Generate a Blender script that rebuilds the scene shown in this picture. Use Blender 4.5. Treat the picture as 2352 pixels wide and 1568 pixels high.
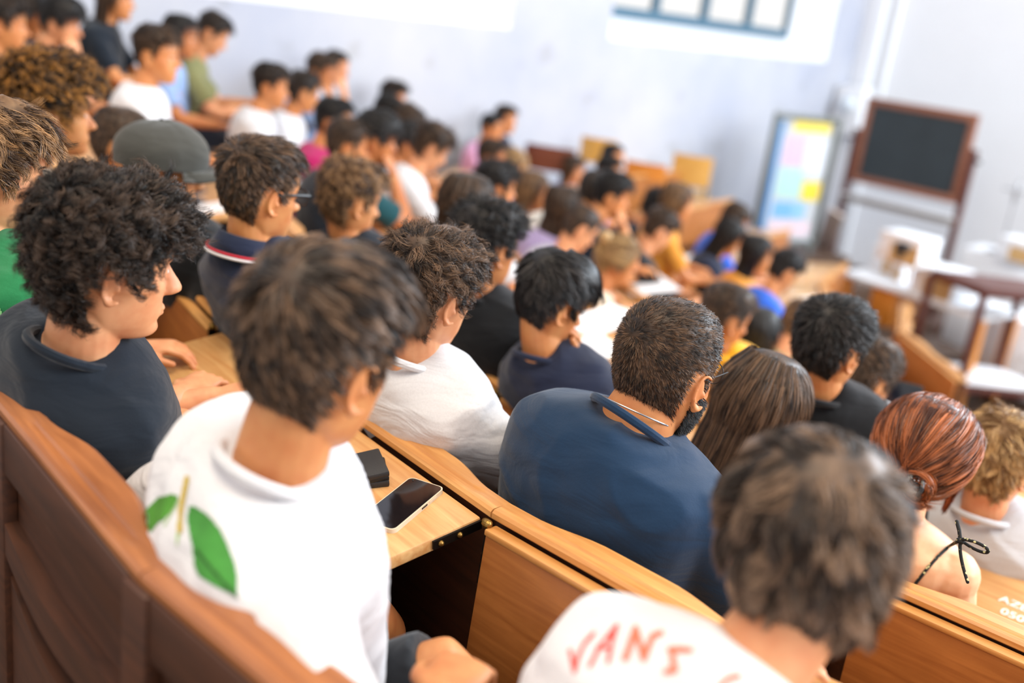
import bpy, bmesh, math, random
import numpy as np
from mathutils import Vector, Matrix, noise
from mathutils.bvhtree import BVHTree

# ------------------------------------------------------------------ camera, world, light, exposure
for o in list(bpy.data.objects): bpy.data.objects.remove(o)
scene = bpy.context.scene
COL = scene.collection
CZ = 3.0                                   # camera height above the floor in front of the benches
FPX = 2400.0
def nrm(v): v = np.asarray(v, float); return v / np.linalg.norm(v)
_ex = nrm([2626, 1129, -2400]); _ey = nrm([2392, -462, 2400]); _ey = nrm(_ey - _ex * (_ex @ _ey)); _ez = np.cross(_ex, _ey)
if _ez[1] > 0: _ez = -_ez
RC = np.array([_ex, _ey, _ez])             # camera axes (right, down, forward) -> hall axes
cam_d = bpy.data.cameras.new('camera'); cam = bpy.data.objects.new('camera', cam_d); COL.objects.link(cam)
cam_d.sensor_width = 36.0; cam_d.lens = FPX / 2352 * 36; cam_d.clip_start = 0.05
m = Matrix.Identity(4)
for i in range(3):
    m[i][0] = RC[i][0]; m[i][1] = -RC[i][1]; m[i][2] = -RC[i][2]
m[2][3] = CZ
cam.matrix_world = m
cam_d.dof.use_dof = True; cam_d.dof.focus_distance = 1.90; cam_d.dof.aperture_fstop = 1.35
scene.camera = cam

world = bpy.data.worlds.new('world'); scene.world = world; world.use_nodes = True
bg = world.node_tree.nodes['Background']; bg.inputs[0].default_value = (1.0, 0.985, 0.97, 1); bg.inputs[1].default_value = 0.72
def area(name, loc, target, sx, sy, power, col):
    l = bpy.data.lights.new(name, 'AREA'); l.shape = 'RECTANGLE'; l.size = sx; l.size_y = sy; l.energy = power; l.color = col
    o = bpy.data.objects.new(name, l); COL.objects.link(o); o.location = loc
    o.rotation_euler = (Vector(target) - Vector(loc)).to_track_quat('-Z', 'Y').to_euler(); return o
area('daylight_tall_windows', (5.0, 7.5, 5.6), (-3.0, 5.0, 1.2), 8.0, 4.0, 800, (0.86, 0.93, 1.0))
area('daylight_end_windows', (0.5, 13.2, 6.6), (-2.2, 2.0, 1.6), 5.0, 2.4, 800, (0.78, 0.89, 1.0))
area('ceiling_lamps', (-1.0, 0.5, 7.0), (-1.5, 2.5, 2.0), 4.0, 4.0, 170, (1.0, 0.80, 0.58))
vs = scene.view_settings
vs.view_transform = 'Standard'; vs.look = 'None'; vs.exposure = 0.55; vs.gamma = 1.0; vs.use_curve_mapping = False

# ------------------------------------------------------------------ geometry of the hall (arcs about one centre)
CX, CY = -0.8, 9.7
def RK(k): return 9.165 - 0.7 * k          # radius of bench front k
def ZK(k): return CZ - 0.709 - 0.155 * k   # height of its rail
def ray(px, py): return RC @ np.array([(px - 1176) / FPX, (py - 784) / FPX, 1.0])
def at(px, py, d): p = ray(px, py) * d; p[2] += CZ; return p
def at_z(px, py, z): r = ray(px, py); p = r * ((z - CZ) / r[2]); p[2] += CZ; return p
def at_x(px, py, x): r = ray(px, py); p = r * (x / r[0]); p[2] += CZ; return p
def at_y(px, py, y): r = ray(px, py); p = r * (y / r[1]); p[2] += CZ; return p

# ------------------------------------------------------------------ materials
def lin(c):
    f = lambda v: v / 12.92 if v <= 0.04045 else ((v + 0.055) / 1.055) ** 2.4
    return tuple(f(x / 255) for x in c) + (1,)
def new_mat(name):
    mt = bpy.data.materials.new(name); mt.use_nodes = True
    nt = mt.node_tree; b = nt.nodes['Principled BSDF']; return mt, nt, b
def N(nt, t, **kw):
    n = nt.nodes.new(t)
    for k, v in kw.items(): setattr(n, k, v)
    return n
def plain(name, c, rough=0.6, metal=0.0, spec=0.5, emit=None, es=1.0, var=0.0, scale=30, bump=0.0, bscale=200):
    mt, nt, b = new_mat(name)
    b.inputs['Base Color'].default_value = lin(c); b.inputs['Roughness'].default_value = rough; b.inputs['Metallic'].default_value = metal
    b.inputs['Specular IOR Level'].default_value = spec
    tc = N(nt, 'ShaderNodeTexCoord')
    nz = N(nt, 'ShaderNodeTexNoise'); nz.inputs['Scale'].default_value = scale; nz.inputs['Detail'].default_value = 4
    nt.links.new(tc.outputs['Object'], nz.inputs['Vector'])
    mx = N(nt, 'ShaderNodeMixRGB', blend_type='MULTIPLY'); mx.inputs[0].default_value = max(var, 0.03)
    mx.inputs[1].default_value = lin(c); nt.links.new(nz.outputs['Fac'], mx.inputs[2]); nt.links.new(mx.outputs[0], b.inputs['Base Color'])
    if bump:
        n2 = N(nt, 'ShaderNodeTexNoise'); n2.inputs['Scale'].default_value = bscale; nt.links.new(tc.outputs['Object'], n2.inputs['Vector'])
        bp = N(nt, 'ShaderNodeBump'); bp.inputs['Strength'].default_value = bump; bp.inputs['Distance'].default_value = 0.01
        nt.links.new(n2.outputs['Fac'], bp.inputs['Height']); nt.links.new(bp.outputs[0], b.inputs['Normal'])
    if emit:
        b.inputs['Emission Color'].default_value = lin(emit); b.inputs['Emission Strength'].default_value = es
    return mt
def wood(name, c1, c2, rough=0.38, scale=1.0, axis='X', dirt=0.25, coat=0.15):
    mt, nt, b = new_mat(name)
    tc = N(nt, 'ShaderNodeTexCoord'); mp = N(nt, 'ShaderNodeMapping')
    st = {'X': (2.2, 34, 34), 'Z': (34, 34, 2.2), 'Y': (34, 2.2, 34)}[axis]
    mp.inputs['Scale'].default_value = tuple(s * scale for s in st)
    nt.links.new(tc.outputs['Object'], mp.inputs['Vector'])
    n1 = N(nt, 'ShaderNodeTexNoise'); n1.inputs['Scale'].default_value = 1.6; n1.inputs['Detail'].default_value = 6; n1.inputs['Distortion'].default_value = 0.7
    nt.links.new(mp.outputs[0], n1.inputs['Vector'])
    rp = N(nt, 'ShaderNodeValToRGB'); rp.color_ramp.elements[0].position = 0.28; rp.color_ramp.elements[1].position = 0.72
    rp.color_ramp.elements[0].color = lin(c1); rp.color_ramp.elements[1].color = lin(c2)
    nt.links.new(n1.outputs['Fac'], rp.inputs[0])
    n2 = N(nt, 'ShaderNodeTexNoise'); n2.inputs['Scale'].default_value = 7; n2.inputs['Detail'].default_value = 8; n2.inputs['Roughness'].default_value = 0.7
    nt.links.new(tc.outputs['Object'], n2.inputs['Vector'])
    mx = N(nt, 'ShaderNodeMixRGB', blend_type='MULTIPLY'); mx.inputs[0].default_value = dirt
    nt.links.new(rp.outputs[0], mx.inputs[1]); nt.links.new(n2.outputs['Fac'], mx.inputs[2])
    nt.links.new(mx.outputs[0], b.inputs['Base Color'])
    rr = N(nt, 'ShaderNodeMapRange'); rr.inputs[3].default_value = rough - 0.08; rr.inputs[4].default_value = rough + 0.16
    nt.links.new(n2.outputs['Fac'], rr.inputs[0]); nt.links.new(rr.outputs[0], b.inputs['Roughness'])
    bp = N(nt, 'ShaderNodeBump'); bp.inputs['Strength'].default_value = 0.12; bp.inputs['Distance'].default_value = 0.002
    nt.links.new(n1.outputs['Fac'], bp.inputs['Height']); nt.links.new(bp.outputs[0], b.inputs['Normal'])
    b.inputs['Coat Weight'].default_value = coat; b.inputs['Coat Roughness'].default_value = 0.25
    return mt
def skin_mat(name, c):
    mt, nt, b = new_mat(name)
    tc = N(nt, 'ShaderNodeTexCoord'); nz = N(nt, 'ShaderNodeTexNoise'); nz.inputs['Scale'].default_value = 22; nz.inputs['Detail'].default_value = 5
    nt.links.new(tc.outputs['Object'], nz.inputs['Vector'])
    rp = N(nt, 'ShaderNodeValToRGB'); e = rp.color_ramp.elements
    d = (c[0] * 0.93, c[1] * 0.83, c[2] * 0.78); e[0].color = lin(d); e[1].color = lin(c); e[0].position = 0.3; e[1].position = 0.65
    nt.links.new(nz.outputs['Fac'], rp.inputs[0]); nt.links.new(rp.outputs[0], b.inputs['Base Color'])
    b.inputs['Roughness'].default_value = 0.52
    b.inputs['Subsurface Weight'].default_value = 0.12; b.inputs['Subsurface Radius'].default_value = (0.012, 0.004, 0.002); b.inputs['Subsurface Scale'].default_value = 1.0
    n2 = N(nt, 'ShaderNodeTexNoise'); n2.inputs['Scale'].default_value = 420; nt.links.new(tc.outputs['Object'], n2.inputs['Vector'])
    bp = N(nt, 'ShaderNodeBump'); bp.inputs['Strength'].default_value = 0.12; bp.inputs['Distance'].default_value = 0.001
    nt.links.new(n2.outputs['Fac'], bp.inputs['Height']); nt.links.new(bp.outputs[0], b.inputs['Normal'])
    return mt
def hair_mat(name, dark, light, rough=0.42, bias=0.5):
    mt, nt, b = new_mat(name)
    at_ = N(nt, 'ShaderNodeAttribute'); at_.attribute_name = 'rnd'
    tc = N(nt, 'ShaderNodeTexCoord'); nz = N(nt, 'ShaderNodeTexNoise'); nz.inputs['Scale'].default_value = 28; nz.inputs['Detail'].default_value = 3
    nt.links.new(tc.outputs['Object'], nz.inputs['Vector'])
    ad = N(nt, 'ShaderNodeMath', operation='MULTIPLY_ADD'); ad.inputs[1].default_value = 0.55
    nt.links.new(nz.outputs['Fac'], ad.inputs[0]); nt.links.new(at_.outputs['Fac'], ad.inputs[2])
    rp = N(nt, 'ShaderNodeValToRGB'); e = rp.color_ramp.elements
    e[0].color = lin(dark); e[1].color = lin(light); e[0].position = bias - 0.15; e[1].position = min(1.0, bias + 0.55)
    nt.links.new(ad.outputs[0], rp.inputs[0]); nt.links.new(rp.outputs[0], b.inputs['Base Color'])
    b.inputs['Roughness'].default_value = rough; b.inputs['Specular IOR Level'].default_value = 0.3
    b.inputs['Sheen Weight'].default_value = 0.0
    return mt
def cloth_mat(name, c, rough=0.85, wr=0.35):
    mt, nt, b = new_mat(name)
    tc = N(nt, 'ShaderNodeTexCoord')
    nz = N(nt, 'ShaderNodeTexNoise'); nz.inputs['Scale'].default_value = 260; nt.links.new(tc.outputs['Object'], nz.inputs['Vector'])
    mx = N(nt, 'ShaderNodeMixRGB', blend_type='MULTIPLY'); mx.inputs[0].default_value = 0.18; mx.inputs[1].default_value = lin(c)
    nt.links.new(nz.outputs['Fac'], mx.inputs[2]); nt.links.new(mx.outputs[0], b.inputs['Base Color'])
    mp = N(nt, 'ShaderNodeMapping'); mp.inputs['Scale'].default_value = (5, 5, 13); mp.inputs['Rotation'].default_value = (0.0, 0.5, 0.0)
    nt.links.new(tc.outputs['Object'], mp.inputs['Vector'])
    n2 = N(nt, 'ShaderNodeTexNoise'); n2.inputs['Scale'].default_value = 1.3; n2.inputs['Detail'].default_value = 3; n2.inputs['Distortion'].default_value = 0.8
    nt.links.new(mp.outputs[0], n2.inputs['Vector'])
    bp = N(nt, 'ShaderNodeBump'); bp.inputs['Strength'].default_value = wr; bp.inputs['Distance'].default_value = 0.03
    nt.links.new(n2.outputs['Fac'], bp.inputs['Height'])
    b2 = N(nt, 'ShaderNodeBump'); b2.inputs['Strength'].default_value = 0.15; b2.inputs['Distance'].default_value = 0.002
    nt.links.new(nz.outputs['Fac'], b2.inputs['Height']); nt.links.new(bp.outputs[0], b2.inputs['Normal']); nt.links.new(b2.outputs[0], b.inputs['Normal'])
    b.inputs['Roughness'].default_value = rough; b.inputs['Specular IOR Level'].default_value = 0.2
    b.inputs['Sheen Weight'].default_value = 0.2
    return mt
def glass_mat(name, tint=(255, 255, 255), rough=0.03):
    mt, nt, b = new_mat(name)
    b.inputs['Base Color'].default_value = lin(tint); b.inputs['Transmission Weight'].default_value = 1.0; b.inputs['Roughness'].default_value = rough; b.inputs['IOR'].default_value = 1.05
    return mt
M = {}
M['oak'] = wood('oak_varnish', (196, 128, 62), (232, 174, 104), 0.36)
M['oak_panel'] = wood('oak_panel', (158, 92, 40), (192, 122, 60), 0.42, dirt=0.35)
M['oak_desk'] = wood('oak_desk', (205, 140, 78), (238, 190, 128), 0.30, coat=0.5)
M['walnut'] = wood('walnut_dark', (62, 34, 20), (92, 52, 30), 0.5, axis='X')
M['walnut_rail'] = wood('walnut_worn', (142, 84, 48), (190, 122, 72), 0.36)
M['mahogany'] = wood('mahogany_dark', (70, 28, 20), (104, 46, 32), 0.4, axis='Z')
M['frame_wood'] = wood('frame_wood', (132, 80, 58), (164, 106, 80), 0.45)
M['iron'] = plain('dark_iron', (34, 32, 30), 0.4, 0.8)
M['brass'] = plain('old_brass', (150, 116, 60), 0.35, 0.9)
M['steel'] = plain('steel', (180, 182, 186), 0.3, 0.9)
M['black'] = plain('black_plastic', (20, 21, 23), 0.4)
M['white'] = plain('white_paint', (236, 238, 242), 0.5)
M['paper'] = plain('white_paper', (246, 247, 250), 0.45)
M['floor'] = wood('floor_boards', (74, 54, 42), (106, 80, 62), 0.45)
M['glass'] = glass_mat('clear_glass')

# ------------------------------------------------------------------ mesh helpers
def mesh_np(name, V, F, mat=None, rnd=None, smooth=True, mats=None, mi=None):
    """V (n,3); F either (m,4)/(m,3) array or list of faces"""
    me = bpy.data.meshes.new(name)
    V = np.asarray(V, np.float32)
    if isinstance(F, np.ndarray):
        k = F.shape[1]; nf = len(F)
        me.vertices.add(len(V)); me.vertices.foreach_set('co', V.ravel())
        me.loops.add(nf * k); me.loops.foreach_set('vertex_index', F.astype(np.int32).ravel())
        me.polygons.add(nf); me.polygons.foreach_set('loop_start', np.arange(0, nf * k, k, dtype=np.int32))
        if mi is not None: me.polygons.foreach_set('material_index', np.asarray(mi, np.int32))
        me.update(calc_edges=True)
    else:
        me.from_pydata([tuple(v) for v in V], [], [tuple(f) for f in F])
        if mi is not None: me.polygons.foreach_set('material_index', np.asarray(mi, np.int32))
    if smooth: me.polygons.foreach_set('use_smooth', np.ones(len(me.polygons), bool))
    if mat is not None: me.materials.append(mat)
    for mm in (mats or []): me.materials.append(mm)
    if rnd is not None:
        a = me.attributes.new('rnd', 'FLOAT', 'POINT'); a.data.foreach_set('value', np.asarray(rnd, np.float32))
    me.update(); return me
def link(name, me, parent=None, M4=None):
    o = bpy.data.objects.new(name, me); COL.objects.link(o)
    if parent is not None: o.parent = parent
    if M4 is not None: o.matrix_local = M4
    return o
def empty(name, M4=None, parent=None):
    o = bpy.data.objects.new(name, None); COL.objects.link(o); o.empty_display_size = 0.1
    if parent is not None: o.parent = parent
    if M4 is not None: o.matrix_local = M4
    return o
def tag(o, label, cat, group=None, kind=None):
    if label: o['label'] = label
    if cat: o['category'] = cat
    if group: o['group'] = group
    if kind: o['kind'] = kind
    return o
class MB:
    def __init__(s): s.v = []; s.f = []
    def add(s, V, F):
        b = len(s.v); s.v += [tuple(map(float, p)) for p in V]; s.f += [tuple(i + b for i in f) for f in F]; return s
    def box(s, x0, x1, y0, y1, z0, z1, M4=None):
        V = [(x, y, z) for z in (z0, z1) for y in (y0, y1) for x in (x0, x1)]
        if M4 is not None: V = [tuple(M4 @ Vector(p)) for p in V]
        return s.add(V, [(0, 2, 3, 1), (4, 5, 7, 6), (0, 1, 5, 4), (2, 6, 7, 3), (0, 4, 6, 2), (1, 3, 7, 5)])
    def bar(s, a, b, w, h=None, up=(0, 0, 1)):
        a = np.array(a, float); b = np.array(b, float); h = w if h is None else h
        d = nrm(b - a); x = np.cross(d, up); x = nrm(x) if np.linalg.norm(x) > 1e-6 else np.array([1., 0, 0]); y = np.cross(x, d)
        V = [p + x * sx * w / 2 + y * sy * h / 2 for p in (a, b) for sx, sy in ((-1, -1), (1, -1), (1, 1), (-1, 1))]
        return s.add(V, [(3, 2, 1, 0), (4, 5, 6, 7), (0, 1, 5, 4), (1, 2, 6, 5), (2, 3, 7, 6), (3, 0, 4, 7)])
    def tube(s, pts, r, n=10):
        V, F = tube(np.array(pts, float), r, n); return s.add(V, F)
    def prism(s, poly, z0, z1, M4=None):
        n = len(poly); V = [(x, y, z0) for x, y in poly] + [(x, y, z1) for x, y in poly]
        if M4 is not None: V = [tuple(M4 @ Vector(p)) for p in V]
        return s.add(V, [tuple(range(n))[::-1], tuple(range(n, 2 * n))] + [(i, (i + 1) % n, n + (i + 1) % n, n + i) for i in range(n)])
    def build(s, name, mat, parent=None, M4=None, bevel=0.0, seg=2, smooth=False):
        me = bpy.data.meshes.new(name); me.from_pydata(s.v, [], s.f); me.update()
        if bevel:
            bm = bmesh.new(); bm.from_mesh(me)
            bmesh.ops.bevel(bm, geom=list(bm.edges), offset=bevel, segments=seg, profile=0.5, affect='EDGES', clamp_overlap=True)
            bm.to_mesh(me); bm.free(); smooth = True
        bm = bmesh.new(); bm.from_mesh(me); bmesh.ops.recalc_face_normals(bm, faces=bm.faces); bm.to_mesh(me); bm.free()
        if smooth:
            me.polygons.foreach_set('use_smooth', np.ones(len(me.polygons), bool))
            if hasattr(me, 'set_sharp_from_angle'): me.set_sharp_from_angle(angle=0.7)
        me.materials.append(mat)
        return link(name, me, parent, M4)
def frames(P):
    T = np.gradient(P, axis=0); T /= np.linalg.norm(T, axis=1, keepdims=True) + 1e-12
    up = np.array([0, 0, 1.0]) if abs(T[0][2]) < 0.9 else np.array([0, 1.0, 0])
    X = np.cross(T[0], up); X /= np.linalg.norm(X); Xs = [X]
    for i in range(1, len(P)):
        X = Xs[-1] - T[i] * (Xs[-1] @ T[i]); Xs.append(X / np.linalg.norm(X))
    Xs = np.array(Xs); return T, Xs, np.cross(T, Xs)
def tube(P, r, n=10, cap=True):
    """r scalar or per point; rounded ends"""
    P = np.asarray(P, float); r = np.broadcast_to(np.asarray(r, float), (len(P),)).copy()
    if cap:
        t0 = nrm(P[0] - P[1]); t1 = nrm(P[-1] - P[-2])
        P = np.vstack([P[0] + t0 * r[0] * .8, P[0] + t0 * r[0] * .5, P, P[-1] + t1 * r[-1] * .5, P[-1] + t1 * r[-1] * .8])
        r = np.concatenate([[r[0] * .35, r[0] * .82], r, [r[-1] * .82, r[-1] * .35]])
    T, X, Y = frames(P)
    a = np.linspace(0, 2 * np.pi, n, endpoint=False)
    V = (P[:, None] + r[:, None, None] * (np.cos(a)[None, :, None] * X[:, None] + np.sin(a)[None, :, None] * Y[:, None])).reshape(-1, 3)
    return V, grid_faces(len(P), n)
def grid_faces(m, n, caps=True):
    F = [(i * n + j, i * n + (j + 1) % n, (i + 1) * n + (j + 1) % n, (i + 1) * n + j) for i in range(m - 1) for j in range(n)]
    if caps: F += [tuple(range(n))[::-1], tuple((m - 1) * n + j for j in range(n))]
    return F
def ellipsoid(c, r, n=14, m=9, R=None):
    V = []
    for i in range(1, m):
        t = np.pi * i / m
        for j in range(n):
            a = 2 * np.pi * j / n
            V.append((np.sin(t) * np.cos(a) * r[0], np.sin(t) * np.sin(a) * r[1], -np.cos(t) * r[2]))
    V = np.array(V)
    if R is not None: V = V @ np.asarray(R).T
    return V + np.asarray(c), grid_faces(m - 1, n)
def join(comps):
    V = []; F = []; b = 0
    for v, f in comps:
        V.append(np.asarray(v, float)); F += [tuple(i + b for i in q) for q in f]; b += len(v)
    return np.vstack(V), F
def voxel(comps, size, smooth=3, lam=0.5):
    V, F = join(comps)
    me = bpy.data.meshes.new('tmp'); me.from_pydata([tuple(v) for v in V], [], F); me.update()
    bm = bmesh.new(); bm.from_mesh(me); bmesh.ops.recalc_face_normals(bm, faces=bm.faces); bm.to_mesh(me); bm.free()
    o = bpy.data.objects.new('tmp', me); COL.objects.link(o)
    md = o.modifiers.new('r', 'REMESH'); md.mode = 'VOXEL'; md.voxel_size = size
    dg = bpy.context.evaluated_depsgraph_get(); ev = o.evaluated_get(dg); em = ev.to_mesh()
    n = len(em.vertices); V = np.empty(n * 3, np.float32); em.vertices.foreach_get('co', V); V = V.reshape(-1, 3).astype(float)
    E = np.empty(len(em.edges) * 2, np.int32); em.edges.foreach_get('vertices', E); E = E.reshape(-1, 2)
    L = np.empty(len(em.loops), np.int32); em.loops.foreach_get('vertex_index', L)
    S = np.empty(len(em.polygons), np.int32); em.polygons.foreach_get('loop_total', S)
    ev.to_mesh_clear(); bpy.data.objects.remove(o); bpy.data.meshes.remove(me)
    if (S == 4).all(): Fq = L.reshape(-1, 4)
    else:
        st = np.concatenate([[0], np.cumsum(S)[:-1]]); q = st[S == 4]; t = st[S == 3]
        Fq = np.vstack([L[q[:, None] + np.arange(4)], L[t[:, None] + np.array([0, 1, 2, 2])]]) if len(t) else L[q[:, None] + np.arange(4)]
    deg = np.bincount(E.ravel(), minlength=n)[:, None].clip(1)
    for _ in range(smooth):
        A = np.zeros_like(V)
        for c in range(3):
            A[:, c] = np.bincount(E[:, 0], V[E[:, 1], c], n) + np.bincount(E[:, 1], V[E[:, 0], c], n)
        V += lam * (A / deg - V)
    return V, Fq
def vnormals(V, F):
    n = np.cross(V[F[:, 2]] - V[F[:, 0]], V[F[:, 3]] - V[F[:, 1]]); A = np.zeros_like(V)
    for k in range(4):
        for c in range(3): A[:, c] += np.bincount(F[:, k], n[:, c], len(V))
    return A / (np.linalg.norm(A, axis=1, keepdims=True) + 1e-12)
def rot(ax, a): return np.array(Matrix.Rotation(a, 3, ax))
def sstep(a, b, x): t = np.clip((x - a) / (b - a), 0, 1); return t * t * (3 - 2 * t)
# ------------------------------------------------------------------ heads
HT = np.array([  # z, y_back, y_front, half width
    (0.1175, -0.030, 0.000, 0.012), (0.113, -0.058, 0.032, 0.036), (0.104, -0.076, 0.052, 0.052), (0.088, -0.090, 0.068, 0.0645), (0.065, -0.0985, 0.080, 0.0725),
    (0.040, -0.101, 0.0865, 0.0765), (0.018, -0.0995, 0.0865, 0.0770), (0.000, -0.097, 0.0810, 0.0755), (-0.020, -0.090, 0.0800, 0.0730), (-0.040, -0.079, 0.0815, 0.0690),
    (-0.058, -0.064, 0.0830, 0.0640), (-0.075, -0.045, 0.0835, 0.0580), (-0.090, -0.028, 0.0810, 0.0510), (-0.103, -0.010, 0.0800, 0.0410), (-0.113, 0.008, 0.0740, 0.0300), (-0.119, 0.028, 0.062, 0.017)])[::-1]
def hprof(z): return [np.interp(z, HT[:, 0], HT[:, i]) for i in (1, 2, 3)]
def hsurf(z, phi, off=0.0):
    """point of the skull at height z, direction phi (0 front, + right), pushed out by off"""
    yb, yf, hw = hprof(z); ym = np.clip(-0.010 + 0 * z, yb + 0.004, yf - 0.004)
    c, s = np.cos(phi), np.sin(phi); e = 0.90
    pc = np.abs(c) ** e * np.sign(c); ps = np.abs(s) ** e * np.sign(s)
    x = hw * ps; y = ym + np.where(c > 0, (yf - ym) * pc, (ym - yb) * pc)
    P = np.stack([x, y, z + 0 * phi], -1)
    ctr = np.stack([0 * P[..., 0], -0.008 + 0 * P[..., 0], np.clip(P[..., 2] * 0.55, -0.05, 0.03)], -1)
    d = P - ctr; d[..., 0] /= 0.8; d /= np.linalg.norm(d, axis=-1, keepdims=True) + 1e-9
    return P + d * np.asarray(off)[..., None], d
def head_comps(fem=False, jaw=1.0):
    zs = np.concatenate([[0.1175, 0.1155, 0.112], np.linspace(0.106, -0.112, 34), [-0.116, -0.119]]); ph = np.linspace(0, 2 * np.pi, 48, endpoint=False)
    Z, Pm = np.meshgrid(zs, ph, indexing='ij'); P, d = hsurf(Z, Pm)
    # sockets, cheekbones, temples
    x, y, z = P[..., 0], P[..., 1], P[..., 2]
    fr = sstep(0.02, 0.06, y)
    for sx in (-1, 1):
        P[..., 1] -= 0.013 * fr * np.exp(-(((x - sx * 0.031) / 0.017) ** 2 + ((z - 0.000) / 0.012) ** 2))
        P[..., 1] += 0.004 * fr * np.exp(-(((x - sx * 0.030) / 0.02) ** 2 + ((z - 0.020) / 0.008) ** 2))
        P[..., 0] += sx * 0.004 * np.exp(-(((y - 0.045) / 0.03) ** 2 + ((z + 0.022) / 0.014) ** 2)) * (np.sign(x) == sx)
    P[..., 1] += 0.004 * fr * np.exp(-((x / 0.02) ** 2 + ((z + 0.104) / 0.012) ** 2))
    P[..., 1] -= 0.004 * fr * np.exp(-((x / 0.03) ** 2 + ((z + 0.086) / 0.007) ** 2))
    P[..., 0] *= np.where(z < -0.03, jaw, 1.0)
    comps = [(P.reshape(-1, 3), grid_faces(len(zs), len(ph)))]
    # nose
    rings = []
    for zz, y0, y1, w in ((0.012, 0.070, 0.0855, 0.006), (0.002, 0.070, 0.0885, 0.0065), (-0.012, 0.072, 0.0985, 0.0085), (-0.025, 0.074, 0.109, 0.012), (-0.033, 0.075, 0.1135, 0.0155), (-0.039, 0.076, 0.112, 0.0165), (-0.044, 0.077, 0.102, 0.0135), (-0.047, 0.078, 0.090, 0.009)):
        if fem: y1 -= 0.003
        rings.append([(np.cos(a) * w, (y0 + y1) / 2 + np.sin(a) * (y1 - y0) / 2, zz) for a in np.linspace(0, 2 * np.pi, 12, endpoint=False)])
    comps.append((np.array(rings).reshape(-1, 3), grid_faces(len(rings), 12)))
    # lips, eyelids
    comps.append(ellipsoid((0, 0.0815, -0.0655), (0.022, 0.0075, 0.0045))); comps.append(ellipsoid((0, 0.080, -0.0745), (0.019, 0.0085, 0.0055)))
    for sx in (-1, 1): comps.append(ellipsoid((sx * 0.031, 0.0665, 0.0005), (0.0145, 0.0105, 0.0115)))
    # ears
    for sx in (-1, 1):
        R = rot('Z', -sx * 0.42) @ rot('X', -0.16)
        c = np.array([sx * 0.0765, -0.016, -0.012])
        comps.append(ellipsoid(c + R @ np.array([sx * 0.001, -0.004, 0.0]), (0.0042, 0.0150, 0.0270), R=R))
        pts = []
        for a in np.linspace(-0.5, 3.75, 16):
            q = np.array([sx * (0.004 + 0.004 * np.sin(max(a, 0) * .8)), 0.0045 - 0.0165 * np.sin(a) * (1.0 if a < 2.6 else .85) + 0.002, 0.0 + 0.0295 * np.cos(a)])
            pts.append(c + R @ q)
        comps.append(tube(np.array(pts), np.linspace(0.0030, 0.0040, 16), 8))
        comps.append(ellipsoid(c + R @ np.array([sx * 0.003, 0.003, -0.0285]), (0.0045, 0.0075, 0.0085), R=R))
        comps.append(ellipsoid(c + R @ np.array([sx * 0.003, 0.011, -0.004]), (0.0038, 0.0040, 0.0065), R=R))
    return comps

# ------------------------------------------------------------------ hair
def hairline(phi, nape=-0.075, front=0.068, side=-0.012):
    a = np.abs((phi + np.pi) % (2 * np.pi) - np.pi) * 180 / np.pi
    return np.interp(a, [0, 35, 52, 66, 76, 84, 90, 106, 116, 135, 180], [front, front, front - 0.006, 0.032, side, side - 0.006, 0.018, 0.022, -0.022, nape + 0.012, nape])
def vnoise(P, s, seed=0):
    return np.array([noise.noise(Vector((p[0] * s + seed * 3.1, p[1] * s + seed, p[2] * s - seed))) for p in P])
def hair_thick(z, phi, st):
    a = np.abs((phi + np.pi) % (2 * np.pi) - np.pi)
    wt = sstep(0.015, 0.095, z); bk = sstep(1.7, 2.6, a); frn = sstep(1.3, 0.6, a)
    low = st['side'] * (1 - bk) + st['back'] * bk
    t = low * (1 - wt) + st['top'] * wt
    t = t + st.get('fringe', 0) * frn * sstep(0.045, 0.08, z)
    np_ = st.get('nape', -0.075)
    t = t * np.where(a > 1.9, 0.35 + 0.65 * sstep(np_, np_ + 0.05, z), 1)
    return t
C0 = np.array([0, -0.008, 0.0]); _NT, _NP = 60, 120
def _radmap():
    Z, PH = np.meshgrid(np.linspace(-0.118, 0.1174, 260), np.linspace(0, 2 * np.pi, 360, endpoint=False), indexing='ij'); P, _ = hsurf(Z, PH); D = P - C0; r = np.linalg.norm(D, axis=-1)
    ti = np.clip((np.arccos(np.clip(D[..., 2] / r, -1, 1)) / np.pi * _NT).astype(int), 0, _NT - 1); pi_ = ((np.arctan2(D[..., 0], D[..., 1]) / (2 * np.pi) % 1) * _NP).astype(int) % _NP
    S = np.zeros((_NT, _NP)); Cn = np.zeros((_NT, _NP)); np.add.at(S, (ti, pi_), r); np.add.at(Cn, (ti, pi_), 1); R = S / Cn.clip(1)
    R[0] = 0.1175
    for j in range(1, _NT): R[j] = np.where(Cn[j] > 0, R[j], R[j - 1])
    for _ in range(2): R = (R + np.roll(R, 1, 1) + np.roll(R, -1, 1) + np.vstack([R[:1], R[:-1]]) + np.vstack([R[1:], R[-1:]])) / 5
    return R
RADMAP = _radmap()
def head_radius(D):
    r = np.linalg.norm(D, axis=-1) + 1e-9
    ti = np.clip((np.arccos(np.clip(D[..., 2] / r, -1, 1)) / np.pi * _NT).astype(int), 0, _NT - 1); pi_ = ((np.arctan2(D[..., 0], D[..., 1]) / (2 * np.pi) % 1) * _NP).astype(int) % _NP
    return RADMAP[ti, pi_], r
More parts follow.
